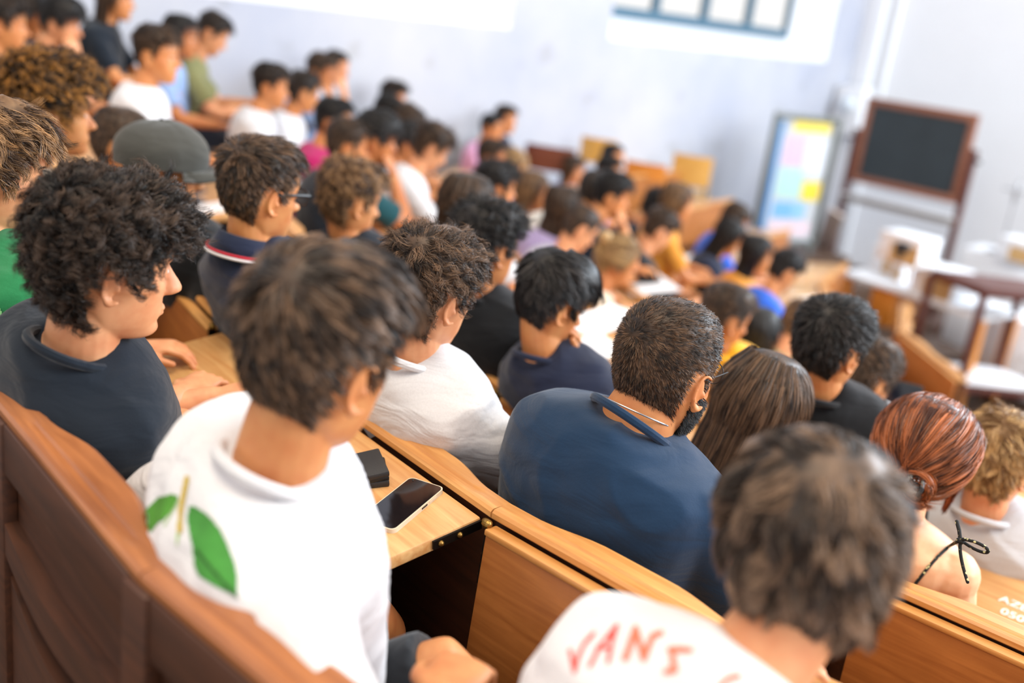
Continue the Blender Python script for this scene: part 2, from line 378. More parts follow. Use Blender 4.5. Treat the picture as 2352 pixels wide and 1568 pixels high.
def hair_mesh(st, seed=1, scale=1.0):
    """one hair mesh in head space: a cap with lumps plus strands (ribbons)"""
    rs = np.random.RandomState(seed)
    npz = st.get('nape', -0.075); frz = st.get('front', 0.068); sdz = st.get('sideburn', -0.012)
    nz, nph = st.get('res', (34, 56))
    t = np.linspace(0.03, 1, nz); zs = 0.1172 - (0.1172 - (min(npz, sdz) - 0.02)) * (1 - np.cos(t * np.pi / 1.55)) / (1 - np.cos(np.pi / 1.55))
    ph = np.linspace(0, 2 * np.pi, nph, endpoint=False)
    Z, PH = np.meshgrid(zs, ph, indexing='ij')
    ln = hairline(PH, npz, frz, sdz); mask = sstep(-0.004, 0.016, Z - ln)
    S0, d = hsurf(Z, PH); th = hair_thick(Z, PH, st)
    lump = vnoise((S0 * 1.0).reshape(-1, 3), st.get('lump_s', 45), seed).reshape(Z.shape) * st.get('lump', 0.25)
    cov = st.get('cap', 0.72)
    off = -0.005 * (1 - mask) + mask * (0.0015 + th * cov * (1 + lump))
    P, d = hsurf(Z, PH, off)
    keep = (Z - ln) > -0.012
    F = np.array(grid_faces(nz, nph, False)); kf = keep.ravel()[F].all(1); F = F[kf]
    Vc = np.vstack([P.reshape(-1, 3), P[0].mean(0)[None]]); top = len(Vc) - 1
    tri = np.array([(top, (j + 1) % nph, j, j) for j in range(nph)])
    Fall = [np.vstack([F, tri])]; Vall = [Vc]; rnd = [np.clip(0.12 + 0.1 * rs.rand(len(Vc)) + 0.25 * lump.mean() + np.concatenate([lump.ravel(), [0]]) * 0.5, 0, 1)]
    nb = len(Vc)
    # strands
    n = st.get('n', 3000); Mseg = st.get('seg', 6); L = st.get('len', 0.03); ncl = st.get('clumps', max(60, n // 14))
    def sample(k):
        out = []
        while sum(map(len, out)) < k:
            u = rs.randn(k * 3, 3); u /= np.linalg.norm(u, axis=1, keepdims=True)
            z = 0.117 * u[:, 2] + 0.0; phi = np.arctan2(u[:, 0], u[:, 1])
            ok = (z > hairline(phi, npz, frz, sdz) + 0.002); out.append(np.stack([z[ok], phi[ok]], 1))
        return np.vstack(out)[:k]
    cz = sample(ncl); q = sample(n)
    Pc, dc = hsurf(cz[:, 0], cz[:, 1]); Pq, dq = hsurf(q[:, 0], q[:, 1])
    own = np.empty(n, int)
    for i in range(0, n, 2000): own[i:i + 2000] = ((Pq[i:i + 2000, None] - Pc[None]) ** 2).sum(-1).argmin(1)
    wh = np.array(st.get('whorl', (0.012, -0.075, 0.085)))
    def flow(P, d):
        f = P - wh; f -= d * (f * d).sum(1, keepdims=True); f /= np.linalg.norm(f, axis=1, keepdims=True) + 1e-6
        ex = np.array(st.get('comb', (0, 0, 0.0))); g = ex - d * (d @ ex)[:, None]
        f = f + g; return f / (np.linalg.norm(f, axis=1, keepdims=True) + 1e-6)
    thq = hair_thick(q[:, 0], q[:, 1], st); thc = hair_thick(cz[:, 0], cz[:, 1], st)
    lq = L * np.clip(thq / max(st['top'], 1e-4), st.get('lmin', 0.35), 1.3) * (0.75 + 0.5 * rs.rand(n)); lc = L * np.clip(thc / max(st['top'], 1e-4), st.get('lmin', 0.35), 1.3)
    def grow(P0, d0, Ls, th, jit):
        f = flow(P0, d0); k = len(P0); P = P0 + d0 * (th * cov)[:, None] * st.get('rootlift', 0.9); out = [P]
        jv = rs.randn(k, 3) * jit; cur = st.get('curl', 0.0); frq = st.get('freq', 9.0) * (0.8 + 0.4 * rs.rand(k)); phs = rs.rand(k) * 6.28; sd = np.cross(d0, f)
        lift = st.get('lift', 0.5); grav = st.get('grav', 0.25)
        for i in range(1, Mseg + 1):
            u = i / Mseg
            dr = f * (1 - lift * (1 - u)) + d0 * lift * (1 - u) + np.array([0, 0, -1.0]) * grav * u * 1.2 + jv * (0.5 + u)
            dr /= np.linalg.norm(dr, axis=1, keepdims=True); P = P + dr * (Ls / Mseg)[:, None]
            # stay outside the skull and the cap of hair below
            D = P - C0; rh_, rr = head_radius(D); need = rh_ + 0.0012 + (th * cov) * (1.02 - 0.12 * u)
            fac = np.where(rr < need, need / rr, 1.0); P = C0 + D * fac[:, None]
            dd = D / rr[:, None]; f = f - dd * (f * dd).sum(1, keepdims=True) * 0.9; f /= np.linalg.norm(f, axis=1, keepdims=True) + 1e-6
            off = 0
            if cur:
                an = frq * u * 2 + phs; off = (d0 * np.cos(an)[:, None] + sd * np.sin(an)[:, None]) * cur * min(1, u * 2.2) * (1 if np.isscalar(cur) else 1)
            out.append(P + off)
        return np.stack(out, 1)
    G = grow(Pc, dc, lc, thc, st.get('cjit', 0.25))
    Q = grow(Pq, dq, lq, thq, st.get('jit', 0.12))
    cl = st.get('clump', 0.6); u = np.linspace(0, 1, Mseg + 1) ** 0.7
    tgt = G[own] + (Pq - Pc[own])[:, None] * (0.45 - 0.25 * u)[None, :, None] + rs.randn(n, 1, 3) * st.get('spread', 0.002)
    Q = Q * (1 - cl * u)[None, :, None] + tgt * (cl * u)[None, :, None]
    w = st.get('w', 0.0009) * (0.6 + 0.8 * rs.rand(n))
    T = np.gradient(Q, axis=1); T /= np.linalg.norm(T, axis=2, keepdims=True) + 1e-9
    c0 = np.array([0, -0.008, 0.0]); OUT = Q - c0; OUT /= np.linalg.norm(OUT, axis=2, keepdims=True)
    OUT = OUT + rs.randn(n, 1, 3) * 0.5
    Sd = np.cross(T, OUT); Sd /= np.linalg.norm(Sd, axis=2, keepdims=True) + 1e-9
    taper = np.linspace(1, 0, Mseg + 1) ** 0.6 * 0.85 + 0.15
    A = Q - Sd * (w[:, None] * taper[None])[..., None]; B = Q + Sd * (w[:, None] * taper[None])[..., None]
    V = np.stack([A, B], 2).reshape(-1, 3); base = (np.arange(n) * (Mseg + 1) * 2)[:, None] + (np.arange(Mseg) * 2)[None]
    Fs = np.stack([base, base + 1, base + 3, base + 2], -1).reshape(-1, 4)
    r = np.clip(0.25 + 0.22 * rs.randn(ncl)[own] + 0.16 * rs.randn(n), 0, 1)
    rr = np.repeat(r[:, None], (Mseg + 1) * 2, 1) + np.repeat(np.linspace(-0.1, 0.15, Mseg + 1), 2)[None]
    Vall.append(V); Fall.append(Fs + nb); rnd.append(rr.ravel())
    V = np.vstack(Vall) * scale; F = np.vstack(Fall); rnd = np.clip(np.concatenate(rnd), 0, 1)
    return V, F, rnd
def sheet_strands(guides, n, w, spread, seed, seg_noise=0.002):
    """ribbons following a grid of guide curves (g, m, 3) interpolated across"""
    rs = np.random.RandomState(seed); g, m, _ = guides.shape
    a = rs.rand(n) * (g - 1.001); i = a.astype(int); t = (a - i)[:, None, None]
    Q = guides[i] * (1 - t) + guides[i + 1] * t
    Q = Q + rs.randn(n, 1, 3) * spread + np.cumsum(rs.randn(n, m, 3), 1) * seg_noise / math.sqrt(m)
    T = np.gradient(Q, axis=1); T /= np.linalg.norm(T, axis=2, keepdims=True) + 1e-9
    O = Q - np.array([0, -0.008, 0]); O[..., 2] *= 0.2; O /= np.linalg.norm(O, axis=2, keepdims=True); O = O + rs.randn(n, 1, 3) * 0.4
    S = np.cross(T, O); S /= np.linalg.norm(S, axis=2, keepdims=True) + 1e-9
    ww = w * (0.6 + 0.8 * rs.rand(n))[:, None] * (np.linspace(1, 0.35, m))[None]
    V = np.stack([Q - S * ww[..., None], Q + S * ww[..., None]], 2).reshape(-1, 3)
    b = (np.arange(n) * m * 2)[:, None] + (np.arange(m - 1) * 2)[None]
    F = np.stack([b, b + 1, b + 3, b + 2], -1).reshape(-1, 4)
    band = np.sin(a * 2.3) * 0.1
    r = np.clip(0.28 + band + 0.2 * rs.randn(n), 0, 1); return V, F, np.repeat(r, m * 2)
def merge_hair(parts):
    V = []; F = []; R = []; b = 0
    for v, f, r in parts:
        V.append(v); F.append(f + b); R.append(r); b += len(v)
    return np.vstack(V), np.vstack(F), np.concatenate(R)
STY = dict(
    curly=dict(top=0.024, side=0.020, back=0.022, fringe=0.010, nape=-0.098, front=0.058, n=17000, seg=9, len=0.046, curl=0.0065, freq=7.0, lift=0.62, grav=0.35, clump=0.82, cjit=0.45, clumps=900, w=0.00055, lump=0.6, lump_s=42, spread=0.0022, cap=0.62, lmin=0.6),
    messy=dict(top=0.021, side=0.014, back=0.015, fringe=0.006, nape=-0.105, front=0.060, n=13000, seg=8, len=0.044, curl=0.0045, freq=4.5, lift=0.52, grav=0.3, clump=0.72, cjit=0.5, clumps=600, w=0.0005, lump=0.5, lump_s=36, spread=0.0025, cap=0.62, lmin=0.55),
    crop=dict(top=0.009, side=0.006, back=0.007, nape=-0.098, n=18000, seg=4, len=0.015, lift=0.42, grav=0.1, clump=0.40, clumps=2600, w=0.00045, lump=0.12, cap=0.62, jit=0.18, cjit=0.3, lmin=0.6, whorl=(-0.012, -0.088, 0.062)),
    neat=dict(top=0.017, side=0.008, back=0.009, fringe=0.005, nape=-0.085, n=10000, seg=6, len=0.032, lift=0.40, grav=0.15, clump=0.55, clumps=600, w=0.0006, lump=0.2, cap=0.7, jit=0.12, cjit=0.25, lmin=0.35),
    side=dict(top=0.018, side=0.009, back=0.010, fringe=0.008, nape=-0.085, n=10000, seg=6, len=0.040, lift=0.30, grav=0.12, clump=0.65, clumps=300, w=0.0008, lump=0.3, cap=0.72, jit=0.08, cjit=0.22, comb=(0.55, 0.5, 0), lmin=0.28),
    wavy=dict(top=0.021, side=0.016, back=0.017, fringe=0.006, nape=-0.105, front=0.06, n=13000, seg=8, len=0.052, curl=0.005, freq=2.6, lift=0.28, grav=0.35, clump=0.7, clumps=420, w=0.0006, lump=0.55, lump_s=28, cap=0.66, jit=0.1, cjit=0.38, lmin=0.55),
    bowl=dict(top=0.020, side=0.013, back=0.008, fringe=0.016, nape=-0.080, front=0.050, n=10000, seg=6, len=0.050, lift=0.22, grav=0.3, clump=0.55, clumps=360, w=0.0007, lump=0.15, cap=0.78, jit=0.06, cjit=0.14, comb=(0.1, 0.5, 0), lmin=0.28),
    afro=dict(top=0.060, side=0.052, back=0.054, fringe=0.0, nape=-0.075, front=0.062, n=15000, seg=9, len=0.052, curl=0.007, freq=8, lift=0.95, grav=0.2, clump=0.65, cjit=0.35, clumps=1300, w=0.0006, lump=0.4, lump_s=36, spread=0.003, cap=0.72, lmin=0.85),
    buzz=dict(top=0.006, side=0.003, back=0.004, nape=-0.085, n=3000, seg=3, len=0.008, lift=0.6, grav=0.0, clump=0.2, w=0.0007, lump=0.1, cap=0.8),
    longh=dict(top=0.012, side=0.014, back=0.014, nape=-0.09, front=0.072, sideburn=-0.03, n=2500, seg=6, len=0.06, lift=0.05, grav=0.5, clump=0.3, w=0.0008, lump=0.06, cap=0.9, whorl=(0.0, -0.02, 0.118), jit=0.03, cjit=0.04),
)
def sty(base, **kw): d = dict(STY[base]); d.update(kw); return d
def long_back(zend, w0=0.085, back=0.118, n=2600, seed=3, wv=0.0, phi0=75, tail=0.06):
    """long straight hair: hanging mass behind the head with strands"""
    g = 26; m = 12; phis = np.radians(np.linspace(phi0, 360 - phi0, g)); G = []
    for p in phis:
        line = []
        for t in np.linspace(0, 1, m):
            z = 0.105 * (1 - t) + zend * t
            if z > -0.02: q, _ = hsurf(np.array(max(z, -0.02)), np.array(p), np.array(0.015))
            else:
                q, _ = hsurf(np.array(-0.02), np.array(p), np.array(0.015)); k = min(1, (-0.02 - z) / 0.25)
                q = q.copy(); q[2] = z; q[0] *= (1 + 0.12 * k); q[1] = q[1] * (1 - 0.1 * k) - tail * 0.3 * k
            line.append(q + np.array([0, 0, 0]) + wv * np.array([math.sin(t * 9 + p * 3), math.cos(t * 8 + p), 0]))
        G.append(line)
    G = np.array(G); outer = G; inner = G * np.array([0.82, 0.86, 1.0])
    V = np.vstack([outer.reshape(-1, 3), inner.reshape(-1, 3)]); F = []
    for i in range(g - 1):
        for j in range(m - 1):
            a = i * m + j; F.append((a, a + m, a + m + 1, a + 1)); b = a + g * m; F.append((b, b + 1, b + m + 1, b + m))
        F.append((i * m + m - 1, (i + 1) * m + m - 1, (i + 1) * m + m - 1 + g * m, i * m + m - 1 + g * m))
    sheet = (V, np.array(F), np.full(len(V), 0.25))
    return [sheet, sheet_strands(G + 0, n, 0.0008, 0.0022, seed)]

# ------------------------------------------------------------------ bodies
def bez(p0, p1, p2, t): t = np.asarray(t)[:, None]; return (1 - t) ** 2 * p0 + 2 * t * (1 - t) * p1 + t ** 2 * p2
TORSO = np.array([(0, .172, .125), (.15, .165, .120), (.35, .156, .110), (.55, .166, .113), (.70, .178, .116), (.80, .186, .112), (.87, .180, .100), (.92, .150, .088), (.96, .100, .075), (1.0, .066, .066)])
def torso_rings(P, infl=0.0, t0=0.0, t1=1.0, n=18, m=28, low=0.0, topr=None):
    ts = np.linspace(t0, t1, n); c = bez(P['hip'], P['mid'], P['nb'], ts)
    d = np.gradient(c, axis=0); d /= np.linalg.norm(d, axis=1, keepdims=True)
    rings = []
    for i, t in enumerate(ts):
        hw = np.interp(t, TORSO[:, 0], TORSO[:, 1]) * P['bw'] + infl + low * (1 - t); hd = np.interp(t, TORSO[:, 0], TORSO[:, 2]) * P['bw'] + infl + low * (1 - t)
        if topr is not None and t > 0.985: hw = hd = topr
        X = P['sx'] - d[i] * (P['sx'] @ d[i]); X = nrm(X); Y = np.cross(d[i], X)
        a = np.linspace(0, 2 * np.pi, m, endpoint=False); ca, sa = np.cos(a), np.sin(a); e = 0.82
        rings.append(c[i] + (np.sign(ca) * np.abs(ca) ** e * hw)[:, None] * X + (np.sign(sa) * np.abs(sa) ** e * hd)[:, None] * Y)
    V = np.array(rings).reshape(-1, 3); return V, grid_faces(n, m)
def ik(sh, wr, l1, l2, pole):
    d = wr - sh; L = np.linalg.norm(d)
    if L > (l1 + l2) * 0.985: wr = sh + d / L * (l1 + l2) * 0.985; d = wr - sh; L = np.linalg.norm(d)
    a = (l1 * l1 - l2 * l2 + L * L) / (2 * L); h = math.sqrt(max(l1 * l1 - a * a, 1e-6)); n = d / L
    p = np.asarray(pole, float); p = p - n * (p @ n); p = nrm(p); return sh + n * a + p * h, wr
def hand(wr, d, nrmal, side, curl=0.5, spread=0.06):
    """palm and five fingers; d = direction of the fingers, nrmal = back of the hand, side=+1 right hand"""
    d = nrm(d); nn = nrm(nrmal - d * (np.asarray(nrmal) @ d)); lat = np.cross(nn, d) * -side   # towards the thumb
    lat = np.cross(d, nn) * (-side); C = []
    rings = []
    for t, w, h in ((-0.012, .026, .020), (0.0, .027, .019), (.03, .036, .017), (.06, .041, .0155), (.085, .041, .013), (.093, .036, .011)):
        a = np.linspace(0, 2 * np.pi, 14, endpoint=False); rings.append(wr + d * t + np.cos(a)[:, None] * lat * w + np.sin(a)[:, None] * nn * h)
    C.append((np.array(rings).reshape(-1, 3), grid_faces(len(rings), 14)))
    for i, (o, ln, sp) in enumerate(((.030, .074, .10), (.010, .082, .03), (-.010, .077, -.04), (-.029, .060, -.12))):
        p = wr + d * 0.083 + lat * o; f = nrm(d + lat * sp * (1 + spread * 4)); pts = [p - f * .015, p]; c = curl * (0.9 + 0.12 * i); ang = 0.0
        for k, seg in enumerate((.45, .31, .24)):
            ang += c * (0.75, 1.05, 0.7)[k]; f2 = f * math.cos(ang) - nn * math.sin(ang); pts.append(pts[-1] + f2 * ln * seg * .5); pts.append(pts[-1] + f2 * ln * seg * .5)
        C.append(tube(np.array(pts), np.linspace(.0098, .0072, len(pts)) * (0.88 if i == 3 else 1), 10))
    p = wr + d * 0.022 + lat * 0.026; f = nrm(d * .75 + lat * .75 - nn * .25); pts = [p - f * .015, p, p + f * .03]; f = nrm(d * .95 + lat * .25 - nn * .3); pts += [pts[-1] + f * .018, pts[-1] + f * .034]; f = nrm(d - lat * .05 - nn * .35); pts += [pts[-1] + f * .024]
    C.append(tube(np.array(pts), np.array([.013, .0135, .0115, .0105, .0098, .0078]), 10)); return C
def body_build(q):
    """q: hc head centre, hr head rotation (3x3), arms spec, returns dict of arrays; person space: seat centre at origin, +y forward"""
    P = {}; bw = P['bw'] = q.get('bw', 1.0); hs = P['hs'] = q.get('hs', 1.0); hc = np.array(q['hc'], float); Rh = q['hr']
    P['hc'] = hc; P['Rh'] = Rh; tw = q.get('twist', 0.0); P['sx'] = nrm([math.cos(tw), -math.sin(tw), -q.get('sroll', 0.0)])
    lean = hc[1] * 0.10
    P['hip'] = np.array([0, 0.0, 0.06]); nb = P['nb'] = hc + np.array([-hc[0] * 0.12, -0.068 - lean, -0.132 * hs]) 
    P['mid'] = np.array([nb[0] * 0.35, nb[1] * 0.30 - 0.045 - q.get('slump', 0.0), 0.06 + (nb[2] - 0.06) * 0.58])
    nb += np.array(q.get('nbo', (0, 0, 0)), float); fwd = nrm(np.cross(np.array([0, 0, 1.0]), P['sx'])); P['fwd'] = fwd
    tn = nrm(nb - P['mid']); skull = np.array([0, -0.022, -0.045]) * hs
    neck_top = hc + Rh @ skull; P['nt'] = neck_top
    parts = {}
    # head and neck, fine
    vs = q.get('vox', 0.0032)
    hcmp = [((v * hs) @ Rh.T + hc, f) for v, f in head_comps(q.get('fem', False), q.get('jaw', 1.0))]
    nr = q.get('neck', 0.053) * hs
    np_ = np.array([nb - tn * 0.05 + fwd * 0.012, nb + fwd * 0.010, nb * .5 + neck_top * .5 + fwd * 0.006, neck_top]); hcmp.append(tube(bez(np_[0], np_[1] * .5 + np_[2] * .5, np_[3], np.linspace(0, 1, 8)), np.linspace(nr * 1.12, nr * 0.95, 8), 20))
    if not q.get('bare'): hcmp.append(torso_rings(P, -0.024, 0.86, 1.0, 8, 24, topr=0.050 * hs))
    else: hcmp.append(torso_rings(P, -0.004, 0.35, 1.0, 22, 28))
    # arms
    arms = []; l1, l2 = 0.285 * bw, 0.25 * bw
    c = bez(P['hip'], P['mid'], P['nb'], np.array([0.765]))[0]
    for s in (-1, 1):
        sp = q.get('armR' if s > 0 else 'armL', {})
        sh = c + P['sx'] * s * 0.158 * bw + fwd * 0.008 + np.array(sp.get('shrug', (0, 0, 0)))
        wr = sp.get('wr'); wr = np.array(wr, float) if wr is not None else sh + np.array([s * 0.03, 0.30, -0.30])
        el, wr = ik(sh, wr, l1, l2, sp.get('pole', (s * 0.7, -0.15, -0.9)))
        arms.append((sh, el, wr, sp))
    P['arms'] = arms
    comps = []
    for s, (sh, el, wr, sp) in zip((-1, 1), arms):
        pts = np.array([sh, sh * .5 + el * .5, el * .93 + sh * .07, el * .93 + wr * .07, el * .65 + wr * .35, el * .3 + wr * .7, wr]); r = np.array([.054, .047, .042, .042, .042, .034, .027]) * q.get('armw', 1.0) * bw ** .5
        tb = tube(pts, r, 14)
        hd = hand(wr, np.array(sp.get('hd', nrm(wr - el))), np.array(sp.get('hn', (0, 0, 1.0))), s, sp.get('curl', 0.5))
        if q.get('bare'): hcmp += [tb] + [ellipsoid(sh, (.058, .06, .06))] + hd
        else: comps.append([tb] + hd)
    parts['head'] = voxel(hcmp, vs, q.get('sm', 2))
    for i, cc in enumerate(comps): parts['arm%d' % i] = voxel(cc, q.get('avox', 0.0045), 2)
    # legs, seated
    fz = q.get('floor', -0.44); kn = q.get('knee', [(-0.13, 0.44, 0.07), (0.13, 0.44, 0.07)])
    lg = []
    for s, k in zip((-1, 1), kn):
        k = np.array(k); h = np.array([s * 0.09, 0.02, 0.075]); an = np.array([k[0], k[1] - 0.03, fz + 0.08])
        lg.append((h, k, an))
    P['legs'] = lg; comps = [torso_rings(P, -0.015, 0, 0.5, 10, 20)]
    for h, k, an in lg:
        comps.append(tube(np.array([h, h * .5 + k * .5, k * .9 + h * .1, k * .93 + an * .07, k * .65 + an * .35, k * .3 + an * .7, an]), np.array([.085, .076, .062, .058, .058, .048, .040]), 14))
        comps.append(ellipsoid(an + np.array([0, 0.06, -0.045]), (.042, .12, .036)))
    parts['legs'] = voxel(comps, q.get('lvox', 0.012), 2)
    V = []; F = []; mi = []; b = 0
    for kx, (v, f) in parts.items(): V.append(v); F.append(f + b); mi.append(np.zeros(len(f), int)); b += len(v)
    # eyeballs
    for s in (-1, 1):
        v, f = ellipsoid(np.array([s * 0.031, 0.0668, 0.0005]), (0.0118, 0.0118, 0.0062), 12, 8); v = (v * hs) @ Rh.T + hc; f = np.array([x if len(x) == 4 else tuple(x[:4]) for x in f if len(x) == 4])
        V.append(v); F.append(f + b); mi.append(np.ones(len(f), int)); b += len(v)
    P['body'] = (np.vstack(V), np.vstack(F), np.concatenate(mi)); return P
def shirt_build(P, sleeve=0.72, infl=0.014, vox=0.0075, wr=0.006, seed=0, low=0.016, loose=0.010, t1=1.0):
    C = [torso_rings(P, infl, 0.0, 0.93, 20, 30, low), torso_rings(P, infl * .8, 0.82, t1, 10, 30, topr=0.066 * P['hs'] if t1 > .98 else None)]
    for s, (sh, el, wrp, sp) in zip((-1, 1), P['arms']):
        pts = [sh - (P['sx'] * s) * 0.05 - np.array([0, 0, .02]), sh, sh * .6 + el * .4]; r = [.052, .060, .058 + loose * .6]
        if sleeve <= 1: e = sh * (1 - sleeve) + el * sleeve; pts.append(e); r.append(.058 + loose)
        else: pts += [el, el * (2 - sleeve) + wrp * (sleeve - 1)]; r += [.055 + loose, .042 + loose * .5]
        pp = []; rr = []
        for i in range(len(pts) - 1):
            for t in (0, .5): pp.append(pts[i] * (1 - t) + pts[i + 1] * t); rr.append(r[i] * (1 - t) + r[i + 1] * t)
        pp.append(pts[-1]); rr.append(r[-1]); T, X, Y = frames(np.array(pp)); a = np.linspace(0, 2 * np.pi, 20, endpoint=False)
        rr = np.array(rr) * P['bw'] ** .5
        C.append(ellipsoid(sh + P['sx'] * s * .004, np.array((.054, .056, .056)) * P['bw'] ** .5))
        C.append(((np.array(pp)[:, None] + rr[:, None, None] * (np.cos(a)[None, :, None] * X[:, None] + np.sin(a)[None, :, None] * Y[:, None])).reshape(-1, 3), grid_faces(len(pp), 20)))
    V, F = voxel(C, vox, 8 if vox < .009 else 5)
    if wr:
        n = vnormals(V, F); k = np.zeros(len(V))
        sz = V * np.array([4.5, 4.5, 9.0]); ph = sz[:, 2] + 0.9 * sz[:, 0]
        nz = np.array([noise.noise(Vector((p[0] * 1.1 + seed, p[1] * 1.1, p[2] * 1.0 + p[0] * .8))) for p in sz]); n2 = np.array([noise.noise(Vector((p[0] * 2.6, p[1] * 2.6 + seed, p[2] * 3.4 - p[0] * 2))) for p in sz])
        k = (1 - np.abs(nz) * 3.2).clip(0) ** 1.5 * 0.9 + n2 * 0.45
        V = V + n * (k * wr)[:, None]
    return V, F
def shorts_build(P, cover=0.78, infl=0.014, vox=0.010):
    C = [torso_rings(P, infl + .006, 0, 0.34, 8, 24)]
    for h, k, an in P['legs']:
        e = h * (1 - min(cover, 1)) + k * min(cover, 1)
        pts = [h, h * .5 + e * .5, e]; r = [.098, .09, .084]
        if cover > 1: pts = [h, h * .5 + k * .5, k, k * .5 + an * .5, an]; r = [.098, .088, .075, .066, .058]
        T, X, Y = frames(np.array(pts)); a = np.linspace(0, 2 * np.pi, 18, endpoint=False)
        C.append(((np.array(pts)[:, None] + np.array(r)[:, None, None] * (np.cos(a)[None, :, None] * X[:, None] + np.sin(a)[None, :, None] * Y[:, None])).reshape(-1, 3), grid_faces(len(pts), 18)))
    return voxel(C, vox, 3)
def headrot(yaw=0, pitch=0, roll=0):
    """yaw + turns to the person's right, pitch + looks down, roll + tilts to the right"""
    return rot('Z', -math.radians(yaw)) @ rot('X', -math.radians(pitch)) @ rot('Y', math.radians(roll))
def hmat(P):
    m4 = Matrix.Identity(4)
    for i in range(3):
        for j in range(3): m4[i][j] = P['Rh'][i][j] * P['hs']
        m4[i][3] = P['hc'][i]
    return m4
# ------------------------------------------------------------------ floor, walls, window
FLY = 0.86
def sector(r0, r1, a0, a1, z0, z1, n=40):
    """annular step: r0 > r1, top at z1, down to z0; a from the axis of the hall, + to the left"""
    V = []; F = []
    for a in np.linspace(a0, a1, n):
        for r, z in ((r0, z0), (r0, z1), (r1, z1), (r1, z0)): V.append((CX - r * math.sin(a), CY - r * math.cos(a), z))
    for i in range(n - 1):
        for j in range(4): F.append((i * 4 + j, i * 4 + (j + 1) % 4, (i + 1) * 4 + (j + 1) % 4, (i + 1) * 4 + j))
    F += [(0, 1, 2, 3), tuple((n - 1) * 4 + j for j in range(4))[::-1]]; return V, F
WX, WY = -6.9, 13.7
tag(MB().box(WX - 0.6, 5, -3, WY + .3, -0.1, 0.0).build('floor', M['floor']), 'dark board floor in front of the benches', None, kind='structure')
for k in range(0, 10):
    r0, r1 = RK(k - 1), RK(k); z = ZK(k - 1) - FLY
    amax = math.asin(min(1, (-WX + CX) / r0)) if r0 > 6.15 else math.radians(112)
    amin = -min(0.16, 1.6 / r0) if k <= 6 else math.radians({7: 20, 8: 22, 9: 24}[k])
    V, F = sector(r0, r1 + 0.02, amin, amax, 0.0, z)
    tag(MB().add(V, F).build('floor', M['floor']), None, None, kind='structure')
V, F = sector(RK(-1) + 1.6, RK(-1), -0.3, 0.66, 0.0, ZK(-1) - FLY + 0.155); tag(MB().add(V, F).build('floor', M['floor']), None, None, kind='structure')

wall_m, nt, b = new_mat('plaster_wall')
tc = N(nt, 'ShaderNodeTexCoord'); n1 = N(nt, 'ShaderNodeTexNoise'); n1.inputs['Scale'].default_value = 0.55; n1.inputs['Detail'].default_value = 9; n1.inputs['Roughness'].default_value = 0.62
nt.links.new(tc.outputs['Object'], n1.inputs['Vector'])
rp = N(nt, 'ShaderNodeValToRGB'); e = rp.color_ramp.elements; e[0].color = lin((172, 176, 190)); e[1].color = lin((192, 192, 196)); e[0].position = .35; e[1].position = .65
nt.links.new(n1.outputs['Fac'], rp.inputs[0])
n2 = N(nt, 'ShaderNodeTexNoise'); n2.inputs['Scale'].default_value = 2.6; n2.inputs['Detail'].default_value = 6; nt.links.new(tc.outputs['Object'], n2.inputs['Vector'])
r2 = N(nt, 'ShaderNodeValToRGB'); r2.color_ramp.elements[0].position = .30; r2.color_ramp.elements[1].position = .40; r2.color_ramp.elements[0].color = (.62, .58, .5, 1); r2.color_ramp.elements[1].color = (1, 1, 1, 1)
nt.links.new(n2.outputs['Fac'], r2.inputs[0])
mx = N(nt, 'ShaderNodeMixRGB', blend_type='MULTIPLY'); mx.inputs[0].default_value = .35; nt.links.new(rp.outputs[0], mx.inputs[1]); nt.links.new(r2.outputs[0], mx.inputs[2])
nt.links.new(mx.outputs[0], b.inputs['Base Color']); b.inputs['Roughness'].default_value = .8
bp = N(nt, 'ShaderNodeBump'); bp.inputs['Strength'].default_value = .15; nt.links.new(n2.outputs['Fac'], bp.inputs['Height']); nt.links.new(bp.outputs[0], b.inputs['Normal'])
M['wall'] = wall_m
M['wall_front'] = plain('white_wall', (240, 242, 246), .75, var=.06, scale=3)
M['wframe'] = plain('grey_blue_frame', (66, 100, 120), .5)
